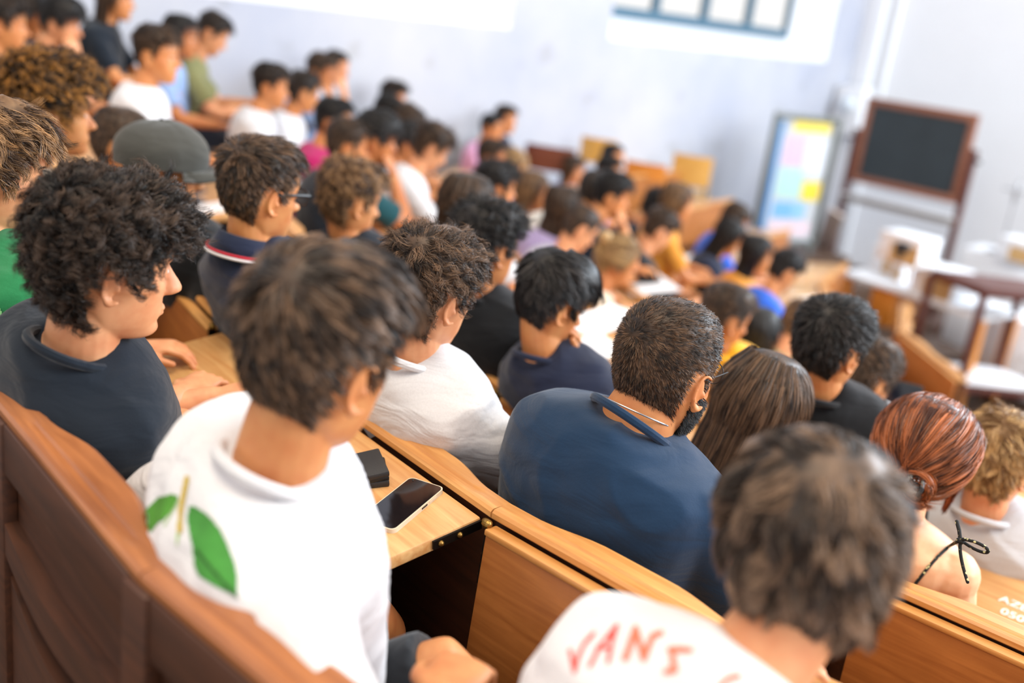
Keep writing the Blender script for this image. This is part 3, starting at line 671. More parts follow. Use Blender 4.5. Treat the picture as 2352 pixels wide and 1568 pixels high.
# the window wall, with splayed recesses; openings (y0, y1) at the inner face, z from sill up
WT = 0.55; ZTOP = 7.5
S0 = at_x(1896, 146, WX); S1 = at_x(1400, 77, WX); sill = (S0[2] + S1[2]) / 2; wy1 = S0[1]; wy0 = S1[1]
L0 = at_x(1177, 36, WX); per = wy1 - L0[1]
wins = [(wy0, wy1), (wy0 - per, wy1 - per), (wy0 - 2 * per, wy1 - 2 * per)]
WH = 2.2
mb = MB(); ys = [-3.0] + [v for w in sorted(wins) for v in w] + [WY + .3]
mb.box(WX - WT, WX, -3, WY + .3, -0.1, sill); mb.box(WX - WT, WX, -3, WY + .3, sill + WH, ZTOP)
for i in range(0, len(ys), 2): mb.box(WX - WT, WX, ys[i], ys[i + 1], sill, sill + WH)
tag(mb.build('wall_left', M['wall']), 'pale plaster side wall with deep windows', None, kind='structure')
for wi, (a, c_) in enumerate(sorted(wins)):
    w = empty('window_%d' % (wi + 1), Matrix.Translation((WX - WT + .1, 0, sill))); tag(w, None, None, kind='structure')
    ya, yb = a + .34, c_ - .34; zb = 0.20; zt = WH - .1
    # splayed white reveals
    m_ = MB()
    m_.add([(WT - .1 + .004, a + .01, 0.005), (WT - .1 + .004, c_ - .01, 0.005), (0, yb, zb), (0, ya, zb), (WT - .1, a + .01, -.02), (WT - .1, c_ - .01, -.02), (0, yb, -.02), (0, ya, -.02)], [(0, 1, 2, 3), (4, 7, 6, 5), (0, 4, 5, 1), (2, 6, 7, 3), (1, 5, 6, 2), (3, 7, 4, 0)])
    m_.build('window_sill', M['white'], w)
    for y_o, y_i in ((a, ya), (c_, yb)):
        MB().add([(WT - .1, y_o, 0), (0, y_i, 0), (0, y_i, WH), (WT - .1, y_o, WH), (WT - .1, y_o + (.001 if y_o == c_ else -.001), 0), (0, y_o, 0), (0, y_o, WH), (WT - .1, y_o + (.001 if y_o == c_ else -.001), WH)], [(0, 1, 2, 3), (4, 7, 6, 5), (1, 5, 6, 2), (0, 4, 5, 1), (3, 2, 6, 7)]).build('window_reveal', M['white'], w)
    fb = MB(); nb_ = 4; fw = .085
    fb.box(-.05, .03, ya, yb, zb, zb + .11); fb.box(-.05, .03, ya, yb, zt - .1, zt)
    for j in range(nb_ + 1):
        y = ya + (yb - ya) * j / nb_; fb.box(-.05, .03, max(ya, y - fw / 2), min(yb, y + fw / 2), zb + .11, zt - .1)
    fb.build('window_frame', M['wframe'], w)
    for j in range(nb_):
        y0 = ya + (yb - ya) * j / nb_ + fw / 2; y1 = ya + (yb - ya) * (j + 1) / nb_ - fw / 2
        MB().box(-.012, -.008, y0 - .01, y1 + .01, zb + .10, zt - .09).build('window_pane', M['glass'], w)
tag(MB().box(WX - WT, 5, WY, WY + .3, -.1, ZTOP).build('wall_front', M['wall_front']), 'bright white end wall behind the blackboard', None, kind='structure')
# corner pilaster and trunking
tag(MB().box(WX, WX + .26, WY - .20, WY, 0, ZTOP).build('trim_1', M['white'], bevel=.01), None, None, kind='structure')
tag(MB().box(WX + .34, WX + .42, WY - .07, WY, 0, ZTOP).build('trim_2', M['white'], bevel=.01), None, None, kind='structure')
tag(MB().box(WX, WX + .03, -3, WY - .25, 0.0, .14).build('baseboard_left', M['walnut']), None, None, kind='structure')
tag(MB().box(WX + .5, 5, WY - .03, WY, 0.0, .14).build('baseboard_front', M['walnut']), None, None, kind='structure')

# ------------------------------------------------------------------ benches
MW = 1.10
def arc_frame(r, a, z):
    t = np.array([math.cos(a), -math.sin(a), 0]); u = np.array([math.sin(a), math.cos(a), 0])
    p = np.array([CX - r * math.sin(a), CY - r * math.cos(a), z])
    return Matrix(((t[0], u[0], 0, p[0]), (t[1], u[1], 0, p[1]), (0, 0, 1, p[2]), (0, 0, 0, 1)))
def cap_mesh():
    """rail board: straight front edge, two scalloped lobes behind, a rounded pencil groove for each seat"""
    n = 45; xs = np.linspace(-MW / 2 + .001, MW / 2 - .001, n); V = []; 
    prof = []
    for x in xs:
        u = (x + MW / 2) / (MW / 2) % 1.0; lobe = sstep(.12, .38, u) * sstep(.88, .62, u); dep = 0.052 + 0.024 * lobe
        g = sstep(.10, .16, u) * sstep(.90, .84, u) * 0.004
        prof.append([(0.003, 0.0), (0.0, 0.003), (0.0, 0.013), (0.005, 0.018), (0.013, 0.019), (0.017, 0.019 - g), (0.027, 0.019 - g), (0.031, 0.019), (dep - .007, 0.019), (dep, 0.014), (dep, 0.003), (dep - .003, 0.0)])
    m_ = len(prof[0]); V = [(x, p[0], p[1]) for x, pr in zip(xs, prof) for p in pr]
    return mesh_np('rail_cap', V, grid_faces(n, m_), M['oak'])
CAP = cap_mesh(); 
if hasattr(CAP, 'set_sharp_from_angle'): CAP.set_sharp_from_angle(angle=0.6)
CAP0 = CAP.copy(); CAP0.materials[0] = M['walnut_rail']
_proto = {}
def proto(name, mb, mat, bevel=0.0):
    o = mb.build(name, mat, bevel=bevel); me = o.data; bpy.data.objects.remove(o); _proto[name] = me; return me
FD = 0.40
FLAP = proto('desk_flap', MB().box(-MW / 2 + .018, MW / 2 - .018, -FD, 0, -.026, 0), M['oak_desk'], .004)
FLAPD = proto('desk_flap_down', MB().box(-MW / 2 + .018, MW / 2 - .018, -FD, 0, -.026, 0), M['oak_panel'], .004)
EDGE = proto('edge_band', MB().box(-MW / 2 + .016, MW / 2 - .016, -.010, .002, -.028, .002), M['oak'], .003)
hb = MB().box(-.003, .003, -.10, .004, -.021, -.004); HPLATE = proto('hinge_plate', hb, M['iron'])
hb = MB(); hb.tube([(-.003, 0.002, -.010), (.003, 0.002, -.010)], .0085, 14); HKNUC = proto('hinge_knuckle', hb, M['brass'])
hb = MB(); hb.tube([(-.0045, 0, -.0125), (.0045, 0, -.0125)], .0055, 10)
HSCREW = proto('screw', hb, M['brass'])
PART = proto('partition_panel', MB().box(-MW / 2, MW / 2, .016, .030, -.70, 0), M['walnut'])
# backrest: gently hollowed board
V = []; nz_ = 8
for i in range(nz_ + 1):
    t = i / nz_; y = .032 + .008 * math.sin(t * math.pi); z = -.36 + .36 * t
    V += [(-MW / 2 + .004, .030, z), (MW / 2 - .004, .030, z), (MW / 2 - .004, y + .008, z), (-MW / 2 + .004, y + .008, z)]
BACK = mesh_np('backrest', V, grid_faces(nz_ + 1, 4), M['oak_panel'], smooth=False)
SEAT = proto('seat', MB().box(-MW / 2 + .004, MW / 2 - .004, .05, .43, -.448, -.42), M['oak'], .006)
STILE = proto('stile', MB().box(-.028, .028, -.008, .016, -.70, 0), M['walnut'], .003)
TOPR = proto('top_rail', MB().box(-MW / 4 + .028, MW / 4 - .028, -.004, .016, -.085, 0), M['walnut'], .003)
# curved cross pieces at the rear of each seat
def arch_piece(z0, z1, bow, name, th=.02):
    n = 17; V = []
    for x in np.linspace(-MW / 4 + .028, MW / 4 - .028, n):
        b_ = bow * math.cos(x / (MW / 4) * math.pi / 2)
        V += [(x, .016 - th - .0 - abs(bow) * .25 * math.cos(x / (MW / 4) * math.pi / 2), z0 - b_), (x, .016, z0 - b_), (x, .016, z1 - b_), (x, .016 - th - abs(bow) * .25 * math.cos(x / (MW / 4) * math.pi / 2), z1 - b_)]
    return mesh_np(name, V, grid_faces(n, 4), M['walnut'], smooth=False)
ARCH1 = arch_piece(-.22, -.165, .035, 'curved_rail'); ARCH2 = arch_piece(-.62, -.26, .05, 'curved_back_board', .012)
BENCHLAB = {0: 'dark carved bench back nearest the viewer with worn rail, at the lower left', 1: 'oak bench front with raised desk holding the wallet and phone', 2: 'oak bench front with hanging flaps before the bearded man in blue',
            3: 'oak bench front with desk lettered in white paint', 4: 'oak bench front before the row with the black-shirted youth and long-haired girl ahead', 5: 'oak bench front just ahead of the yellow-shirted boy',
            6: 'blurred bench front in the middle of the hall ending at the aisle', 7: 'blurred bench front behind the blue-shirted youth', 8: 'blurred second bench front from the floor of the hall', 9: 'foremost bench front with pale rail ending beside the dark wooden trolley'}
AANCH = {0: (-1.02, 0), 1: (-1.115, 0), 2: (-0.72, 0)}
FL = {}   # (k, i) -> flap frame
def flap_angle(k): return math.radians(9.5)   # desks slope down towards the sitter
for k in range(0, 10):
    R = RK(k); z = ZK(k); d = MW / R
    a0 = math.asin((CX - AANCH[k][0]) / R) if k in AANCH else d * 0.37 * (k % 3)
    lo = -1.3 / R if k <= 5 else math.radians({6: 22, 7: 26, 8: 30, 9: 33}[k]); hi = math.asin(min(.999, (6.45 + CX) / R)) if R > 5.9 else math.radians(84)
    if k >= 6: a0 = lo
    rm_ = arc_frame(R, lo, z - .86); root = empty('lecture_bench', rm_); inv = rm_.inverted()
    tag(root, BENCHLAB[k], 'bench', 'curved rows of lecture benches')
    i = math.ceil((lo - a0) / d - 1e-6) if k >= 6 else math.floor((lo - a0) / d)
    while a0 + (i + 1) * d < hi + 0.3 * d:
        ac = a0 + (i + .5) * d; fm = arc_frame(R, ac, z); lm = inv @ fm
        link('rail_cap', CAP0 if k == 0 else CAP, root, lm)
        link('partition_panel', PART, root, lm)
        link('backrest', BACK, root, lm); link('seat', SEAT, root, lm)
        if k == 0:
            for sx in (-MW / 2, 0): link('stile', STILE, root, lm @ Matrix.Translation((sx, 0, 0)))
            for sx in (-MW / 4, MW / 4):
                mt_ = lm @ Matrix.Translation((sx, 0, 0)); link('top_rail', TOPR, root, mt_); link('curved_rail', ARCH1, root, mt_); link('curved_back_board', ARCH2, root, mt_)
        else:
            up = {1: i == 0 or i >= 2, 2: i >= 3}.get(k, not (k == 9))
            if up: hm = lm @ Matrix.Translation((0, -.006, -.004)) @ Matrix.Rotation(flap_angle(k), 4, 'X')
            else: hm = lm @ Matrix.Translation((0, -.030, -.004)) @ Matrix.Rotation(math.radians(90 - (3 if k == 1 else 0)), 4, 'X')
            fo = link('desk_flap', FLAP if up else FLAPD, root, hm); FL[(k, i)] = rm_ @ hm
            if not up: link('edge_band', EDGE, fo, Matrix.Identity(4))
            if k <= 3:
                for sx in (-1, 1):
                    hg = link('hinge', HPLATE, fo, Matrix.Translation((sx * (MW / 2 - .0165), -.006, 0)))
                    hk = link('knuckle', HKNUC, fo, Matrix.Translation((sx * (MW / 2 - .010), 0.004, 0)))
                    [link('screw', HSCREW, fo, Matrix.Translation((sx * (MW / 2 - .0165), -.006 + yy, 0))) for yy in (-.085, -.045)]
        i += 1
def desk_z(k, back=0.2): return ZK(k) - .006 - back * math.tan(flap_angle(k))
# ------------------------------------------------------------------ people
SK = {'light': skin_mat('skin_light', (220, 158, 114)), 'tan': skin_mat('skin_tan', (208, 142, 88)), 'olive': skin_mat('skin_olive', (190, 124, 74)), 'fair': skin_mat('skin_fair', (240, 194, 154))}
M['eye'] = plain('eye_white', (215, 210, 205), .2)
HM = {'black': hair_mat('hair_black', (17, 15, 15), (84, 66, 54)), 'dark': hair_mat('hair_dark_brown', (26, 20, 17), (112, 84, 62)), 'brown': hair_mat('hair_brown', (34, 26, 22), (124, 96, 74)),
      'midbrown': hair_mat('hair_mid_brown', (58, 40, 28), (176, 134, 92)), 'blond': hair_mat('hair_blond', (112, 80, 48), (226, 188, 132)), 'red': hair_mat('hair_auburn', (62, 32, 20), (192, 112, 66), .34),
      'gold': hair_mat('hair_gold_tips', (24, 18, 14), (190, 130, 58), bias=.62), 'beard': hair_mat('beard_dark', (9, 7, 6), (40, 28, 20), .7), 'ash': hair_mat('hair_ash_brown', (38, 30, 26), (158, 128, 104)), 'jet': hair_mat('hair_jet', (12, 12, 14), (58, 52, 50))}
CM = {}
def cloth(name, c, **kw):
    if name not in CM: CM[name] = cloth_mat(name, c, **kw)
    return CM[name]
WHITE = cloth('white_cotton', (224, 224, 228), wr=.45); NAVYD = cloth('dark_navy_cotton', (20, 30, 42)); BLUE = cloth('blue_cotton', (18, 48, 78), wr=.26); BLACK = cloth('black_cotton', (18, 21, 26))
NAVY = cloth('navy_cotton', (28, 36, 60)); GREYC = cloth('light_grey_cotton', (200, 202, 208)); GREEN = cloth('green_cotton', (34, 120, 72)); BEIGE = cloth('beige_cotton', (206, 186, 164)); DENIM = cloth('dark_denim', (38, 44, 58))
MAROON = cloth('magenta_cotton', (172, 24, 92)); ROYAL = cloth('royal_blue_cotton', (44, 98, 206)); ORANGE = cloth('ochre_cotton', (222, 150, 56)); YELLOW = cloth('yellow_cotton', (240, 178, 44)); LILAC = cloth('lilac_cotton', (186, 170, 216)); OLIVE = cloth('olive_cotton', (132, 132, 88)); SKYB = cloth('pale_blue_cotton', (150, 178, 224)); TEAL = cloth('dark_teal_cotton', (20, 70, 78)); PINK = cloth('pink_cotton', (226, 168, 206))
def m4(R3, p=(0, 0, 0)):
    q = Matrix.Identity(4)
    for i in range(3):
        for j in range(3): q[i][j] = R3[i][j]
        q[i][3] = p[i]
    return q
def hair_part(root, parts, mat, name='hair', M4=None):
    V, F, r = merge_hair(parts); return link(name, mesh_np(name, V, F, mat, rnd=r), root, M4)
def glasses(root, H, col, rim=.0018, w=.026, h=.019, metal=False, sq=2.6):
    g = MB(); 
    for s in (-1, 1):
        g.tube([(s * .0765, -.022, -.012), (s * .0775, -.006, .007), (s * .0745, .045, .008), (s * .066, .092, .007)], rim * (1.6 if not metal else 1.0), 8)
        lp = [(s * .0335 + math.copysign(abs(math.cos(a)) ** (2 / sq), math.cos(a)) * w, .0925 - abs(math.cos(a)) * 0 , -.002 + math.copysign(abs(math.sin(a)) ** (2 / sq), math.sin(a)) * h) for a in np.linspace(0, 2 * math.pi, 25)]
        g.tube(lp, rim, 8)
    g.tube([(-.0075, .0935, .003), (0, .095, .005), (.0075, .0935, .003)], rim, 8)
    o = g.build('eyeglasses', col, root, H, smooth=True); o['label'] = 'eyeglasses with slim temples'
    for s in (-1, 1):
        poly = [(math.copysign(abs(math.cos(a)) ** (2 / sq), math.cos(a)) * (w - .0005), math.copysign(abs(math.sin(a)) ** (2 / sq), math.sin(a)) * (h - .0005)) for a in np.linspace(0, 2 * math.pi, 24, endpoint=False)]
        MB().prism(poly, -.0006, .0006).build('lens', M['glass'], o, Matrix.Translation((s * .0335, .0925, -.002)) @ Matrix.Rotation(math.pi / 2, 4, 'X'))
    return o
def brows(mat_r=0.25):
    rs = np.random.RandomState(5); V = []; F = []; b = 0
    for s in (-1, 1):
        for i in range(90):
            x = .012 + .036 * rs.rand(); z = .0175 + .005 * math.sin((x - .012) / .036 * 2.4) + .003 * (rs.rand() - .5)
            p, d = hsurf(np.array(z), np.array(math.asin(min(.95, x / .077))), np.array(.002 + .003 * 0)); p = np.array([s * x, p[1] + .002, z]); dr = np.array([s * .006, -.0015, .0015 * rs.randn()]); w = np.array([0, 0, .0006])
            V += [p - w, p + w, p + dr + w * .3, p + dr - w * .3]; F.append((b, b + 3, b + 2, b + 1)); b += 4
    return np.array(V), np.array(F), np.full(len(V), mat_r)
def beard_mesh(n=5000, seed=4):
    rs = np.random.RandomState(seed); z = -.118 + .10 * rs.rand(n * 3); ph = np.radians(-100 + 200 * rs.rand(n * 3)); a = np.abs(np.degrees(ph))
    ok = (z < np.interp(a, [0, 14, 22, 60, 100], [-.080, -.080, -.048, -.040, -.010])) | ((a < 20) & (z > -.058) & (z < -.049)); z, ph = z[ok][:n], ph[ok][:n]; P, d = hsurf(z, ph, np.full(len(z), .0005)); k = len(z)
    dr = d * .6 + np.array([0, .25, -.8]) + rs.randn(k, 3) * .25; dr /= np.linalg.norm(dr, axis=1, keepdims=True); Q = np.stack([P, P + dr * .006, P + dr * .013], 1); S = np.cross(dr, d); S /= np.linalg.norm(S, axis=1, keepdims=True) + 1e-9
    w = np.array([.0008, .0007, .0003]); V = np.stack([Q - S[:, None] * w[None, :, None], Q + S[:, None] * w[None, :, None]], 2).reshape(-1, 3); b = (np.arange(k) * 6)[:, None] + np.array([0, 2])[None]
    F = np.stack([b, b + 1, b + 3, b + 2], -1).reshape(-1, 4); return V, F, np.repeat(np.clip(.1 + .12 * rs.randn(k), 0, 1), 6)
HIP = .31
def person(q):
    k = q['row']; rh = RK(k - 1) - q.get('hip', HIP); px = q.get('ear') or q['px']; head = at(*px[:3])
    if 'ear' in q:       # the ear on the near side is known: find the centre of the head from it
        for _ in range(3):
            a = math.atan2(CX - head[0], CY - head[1]); fr = np.array(arc_frame(rh, a, 0).to_3x3()) @ rot('Z', -math.radians(q.get('turn', 0)))
            head = at(*px[:3]) - fr @ headrot(q.get('yaw', 0), q.get('pitch', 0), q.get('roll', 0)) @ (np.array([.082 * (px[3] if len(px) > 3 else 1), -.018, -.012]) * q.get('hs', 1.0))
    a = math.atan2(CX - head[0], CY - head[1])
    a_hip = a + q.get('side', 0.0) / rh
    root_m = arc_frame(rh, a_hip, ZK(k - 1) - .42) @ Matrix.Rotation(-math.radians(q.get('turn', 0)), 4, 'Z')
    root = empty('person', root_m); inv = root_m.inverted(); tag(root, q['label'], 'person', q.get('group', 'students in the lecture hall'))
    loc = lambda p: np.array(inv @ Vector(p))
    q = dict(q); q['hc'] = loc(head); q['hr'] = headrot(q.get('yaw', 0), q.get('pitch', 0), q.get('roll', 0))
    for kk in ('armR', 'armL'):
        s = 1 if kk == 'armR' else -1; ar = dict(q.get(kk, {}))
        if 'wpx' in ar: ar['wr'] = loc(at(*ar['wpx']))
        elif 'wdesk' in ar: ar['wr'] = loc(at_z(*ar['wdesk'], ZK(k) - .03 + .022))
        elif 'rel' in ar: ar['wr'] = q['hc'] + np.array(ar['rel'])
        elif 'wr' not in ar: ar['wr'] = (s * .15, min(.37, q['hc'][1] + .32), .262)
        q[kk] = ar
    if 'kneeR' in q: q['knee'] = [(-.13, .27, .07), loc(at(*q['kneeR']))]
    else: q['knee'] = [(-.13, .27, .06), (.13, .27, .06)]
    P = body_build(q); V, F, mi = P['body']
    link('body', mesh_np('body', V, F, mats=[SK[q.get('skin', 'tan')], M['eye']], mi=mi), root)
    H = hmat(P); P['H'] = H; P['root'] = root; P['inv'] = inv
    if q.get('shirt') is not None:
        sv, sf = shirt_build(P, q.get('sleeve', .72), q.get('infl', .014), q.get('svox', .0075), q.get('wr', .006), q.get('seed', 1)); P['shirt'] = (sv, sf)
        so = link('shirt', mesh_np('shirt', sv, sf, q['shirt']), root); ax = nrm(P['nt'] - P['nb']); ax = nrm(ax + np.array([0, 0, .6])); Xc = nrm(P['sx'] - ax * (P['sx'] @ ax)); Yc = np.cross(ax, Xc); hs_ = P['hs'] * q.get('neck', .053) / .053
        rb = MB(); rb.tube([P['nb'] - ax * .010 + P['fwd'] * .008 + Xc * math.cos(t) * .066 * hs_ + Yc * math.sin(t) * .066 * hs_ - np.array([0, 0, .010 * math.sin(t)]) for t in np.linspace(0, 2 * math.pi, 37)], .0085, 8); rb.build('collar_rib', q['shirt'], so, Matrix.Identity(4), smooth=True)
    tv, tf = shorts_build(P, q.get('leg', 1.2)); link('shorts' if q.get('leg', 1.2) < 1 else 'trousers', mesh_np('trousers', tv, tf, q.get('pants', DENIM)), root)
    if q.get('hair') is not None:
        parts = [hair_mesh(q['hair'], q.get('seed', 1))] + q.get('extra', [])
        if q.get('brow', True): parts.append(brows())
        hair_part(root, parts, HM[q['hcol']], 'hair', H)
    return P
def decal(P, name, mat, test, box, step=3.0, off=.0016):
    """flat print on a shirt: cells of the shirt surface inside the printed shape"""
    sv, sf = P['shirt']; bvh = BVHTree.FromPolygons([tuple(v) for v in sv], [tuple(f) for f in sf.tolist()]); inv = P['inv']; o = inv @ Vector((0, 0, CZ)); R3 = inv.to_3x3()
    x0, y0, x1, y1 = box; nx = int((x1 - x0) / step) + 1; ny = int((y1 - y0) / step) + 1; idx = -np.ones((ny, nx), int); V = []; F = []
    for j in range(ny):
        for i in range(nx):
            x, y = x0 + i * step, y0 + j * step
            if not test(x, y, step * 1.5): continue
            d = (R3 @ Vector(ray(x, y))).normalized(); h = bvh.ray_cast(o, d)
            if h[0] is None: continue
            idx[j, i] = len(V); V.append(tuple(h[0] - d * off * 1.2))
    for j in range(ny - 1):
        for i in range(nx - 1):
            c = (idx[j, i], idx[j, i + 1], idx[j + 1, i + 1], idx[j + 1, i])
            if min(c) >= 0: F.append(c)
    if F: return link(name, mesh_np(name, np.array(V), F, mat), P['root'])
def in_poly(poly):
    def t(x, y, g):
        c = False; n = len(poly)
        for i in range(n):
            (xa, ya), (xb, yb) = poly[i], poly[i - 1]
            if (ya > y) != (yb > y) and x < (xb - xa) * (y - ya) / (yb - ya) + xa: c = not c
        return c
    return t
def near_lines(lines, w):
    def t(x, y, g):
        for ln in lines:
            for (xa, ya), (xb, yb) in zip(ln[:-1], ln[1:]):
                L2 = (xb - xa) ** 2 + (yb - ya) ** 2; s = max(0, min(1, ((x - xa) * (xb - xa) + (y - ya) * (yb - ya)) / (L2 + 1e-9)))
                if (x - xa - s * (xb - xa)) ** 2 + (y - ya - s * (yb - ya)) ** 2 < w * w: return True
        return False
    return t
CHIN = lambda s=1: dict(rel=(s * .035, .085, -.165), pole=(s * .5, .25, -1), hd=(-s * .05, -.25, 1), hn=(s * .35, .9, .2), curl=1.0)

# 1 front-left: curly black hair, dark tee, hand on the desk
P = person(dict(ear=(258, 655, 1.60), row=1, hip=.26, side=.14, twist=.06, hs=1.05, yaw=6, pitch=6, roll=2, skin='light', shirt=NAVYD, hair=sty('curly', fringe=.012), hcol='black', seed=11, bw=1.03, jaw=.95,
    armR=dict(wdesk=(322, 952), shrug=(-.03, .03, -.03), pole=(.9, .2, -.6), hd=(.45, 1, -.12), hn=(.1, 0, 1), curl=.42), label='young man with curly black hair and dark tee resting a hand on the desk', vox=.0028))
CURLY = P
# 2 cherry print tee
P = person(dict(ear=(825, 895, 1.26), row=1, hip=.26, hs=1.06, twist=.34, sroll=.16, yaw=-10, pitch=8, roll=4, skin='tan', shirt=WHITE, hair=sty('side', top=.020, fringe=.012, comb=(.8, .35, 0), clumps=500, lump=.1, cjit=.08), hcol='brown', seed=21, bw=1.06, side=.09,
    armR=dict(wpx=(1010, 1610, 1.27), pole=(1, .1, -.5), curl=.6), sleeve=.92, armL=dict(wr=(-.16, .10, .17), curl=.6), kneeR=(1075, 1540, 1.50), leg=.80, pants=cloth('black_shorts', (28, 32, 38)), wr=.009, infl=.02, label='young man in white tee with a green leaf print, brown hair, seen from behind', vox=.0030))
LEAF1 = [(322, 1190), (336, 1165), (362, 1140), (392, 1132), (412, 1136), (408, 1150), (398, 1170), (380, 1192), (362, 1205), (346, 1226), (332, 1212), (322, 1196)]
LEAF2 = [(432, 1160), (450, 1162), (478, 1180), (505, 1212), (526, 1255), (543, 1300), (547, 1345), (545, 1375), (520, 1360), (480, 1340), (455, 1325), (444, 1300), (440, 1255), (432, 1220), (428, 1190)]
decal(P, 'leaf_print', plain('print_leaf_green', (92, 172, 52), .8, var=.7, scale=26), in_poly(LEAF1), (318, 1128, 416, 1230))
decal(P, 'leaf_print', plain('print_leaf_green_deep', (72, 158, 60), .8, var=.75, scale=24), in_poly(LEAF2), (424, 1156, 552, 1380))
decal(P, 'leaf_vein_print', plain('print_leaf_dark', (38, 84, 30), .8), near_lines([[(450, 1262), (480, 1300), (520, 1345), (545, 1372)]], 5), (440, 1250, 552, 1380), off=.0030)
decal(P, 'stem_print', plain('print_stem', (186, 160, 56), .8), near_lines([[(429, 1096), (424, 1120), (418, 1150)], [(418, 1150), (414, 1175), (412, 1220)]], 7), (400, 1086, 440, 1225), off=.0030)
decal(P, 'stalk_print', plain('print_stalk', (150, 190, 90), .8), near_lines([[(412, 1175), (406, 1250)], [(410, 1150), (392, 1180), (375, 1208)]], 3.0), (370, 1140, 424, 1256), step=2.5, off=.0026)
CHERRY = P
# 3 red lettering tee
P = person(dict(ear=(1684, 1290, 1.20, -1), row=1, hip=.27, hs=1.05, nbo=(.02, 0, .03), yaw=-42, pitch=16, roll=-8, skin='light', shirt=WHITE, hair=sty('wavy', side=.020, back=.020, nape=-.108, lift=.2, cjit=.22, jit=.04, curl=.006, clumps=170), hcol='ash', seed=31, bw=1.04, side=.03, turn=6, wr=.009, infl=.02,
    label='wavy brown-haired person in white tee with red lettering on the back, nearest the viewer', vox=.0030))
PRED, PCOR = plain('print_red', (226, 70, 60), .8), plain('print_coral', (240, 112, 84), .8)
for lines, w_, mt_, bx_ in (([[(1309, 1492), (1319, 1541), (1327, 1508), (1342, 1477), (1363, 1453)]], 6, PRED, (1300, 1440, 1372, 1552)), ([[(1355, 1528), (1375, 1487), (1417, 1434)], [(1417, 1434), (1406, 1469), (1396, 1520)], [(1373, 1486), (1399, 1486)]], 6, PRED, (1345, 1425, 1426, 1540)),
        ([[(1436, 1511), (1460, 1441)], [(1460, 1441), (1478, 1510)], [(1478, 1512), (1500, 1458), (1518, 1453)]], 8.5, PCOR, (1424, 1428, 1530, 1524)), ([[(1538, 1490), (1585, 1492)], [(1543, 1490), (1546, 1518), (1551, 1538), (1530, 1541)]], 8.5, PCOR, (1518, 1478, 1598, 1554)), ([[(1655, 1575), (1674, 1556), (1697, 1552)]], 8, PCOR, (1645, 1540, 1710, 1580))):
    decal(P, 'letter_print', mt_, near_lines(lines, w_), bx_, step=2.5)
# 4 bearded man in blue
P = person(dict(ear=(1608, 902, 1.86), row=2, yaw=-4, pitch=4, roll=0, skin='tan', shirt=BLUE, hair=sty('crop', nape=-.112), hcol='dark', seed=41, bw=1.22, nbo=(0, 0, .052), hs=1.07, jaw=1.05, neck=.062, slump=.03, wr=.007, svox=.0062, side=.06,
    label='bearded man in blue tee with cropped dark hair and glasses, seen from behind', vox=.0026))
hair_part(P['root'], [beard_mesh()], HM['beard'], 'beard', P['H'])
glasses(P['root'], P['H'], M['black'], .0011, .024, .021, True, 2.2)
ch = MB(); nbp = P['nb']; ch.tube([nbp + np.array([math.cos(a) * .068, math.sin(a) * .068 + .012, .012 - .03 * math.sin(a)]) for a in np.linspace(0, 2 * math.pi, 40)], .0016, 6); ch.build('neck_chain', M['steel'], P['root'], smooth=True)['label'] = 'thin silver chain'
BEARD = P
# 5 messy-haired youth in white tee
P = person(dict(ear=(1036, 712, 2.06), row=2, yaw=-6, pitch=8, roll=3, skin='light', shirt=WHITE, hair=sty('messy'), hcol='brown', seed=51, bw=.98, side=.04, wr=.008,
    armR=dict(wr=(.22, .28, .27)), label='youth with tousled dark brown hair and white tee before the oak rail', vox=.0028))
# 6 navy polo with glasses
P = person(dict(ear=(630, 467, 2.44), row=2, yaw=-10, pitch=5, roll=0, skin='tan', shirt=NAVY, hair=sty('neat'), hcol='dark', seed=61, bw=1.06, side=.06, label='young man in navy polo with striped collar and black glasses', vox=.0030))
glasses(P['root'], P['H'], M['black'], .0022, .026, .019, False, 3.2)
def collar_band(P, r0, r1, h, mat, name, z0=-.005, tilt=.03):
    nbp = P['nb']; n = 30; V = []
    for a in np.linspace(0, 2 * math.pi, n, endpoint=False):
        c, s = math.cos(a), math.sin(a)
        for r, z in ((r0, z0 + h), (r0 + .004, z0 + h), (r1 + .004, z0), (r1, z0)): V.append(nbp + P['sx'] * c * r + P['fwd'] * (s * r + .010) + np.array([0, 0, z - s * tilt]))
    return link(name, mesh_np(name, np.array(V), [(i * 4 + j, i * 4 + (j + 1) % 4, ((i + 1) % n) * 4 + (j + 1) % 4, ((i + 1) % n) * 4 + j) for i in range(n) for j in range(4)], mat), P['root'])
c_ = collar_band(P, .059, .090, .050, NAVY, 'collar', -.024, .012); 
for j, (mt_, zz, rr) in enumerate(((cloth('white_trim', (230, 226, 230)), -.022, .094), (cloth('red_trim', (190, 34, 52)), -.015, .0915))):
    s_ = MB(); s_.tube([P['nb'] + P['sx'] * math.cos(a) * rr + P['fwd'] * (math.sin(a) * rr + .010) + np.array([0, 0, zz - math.sin(a) * .012]) for a in np.linspace(0, 2 * math.pi, 40)], .0034, 6); s_.build('collar_stripe', mt_, P['root'], smooth=True)
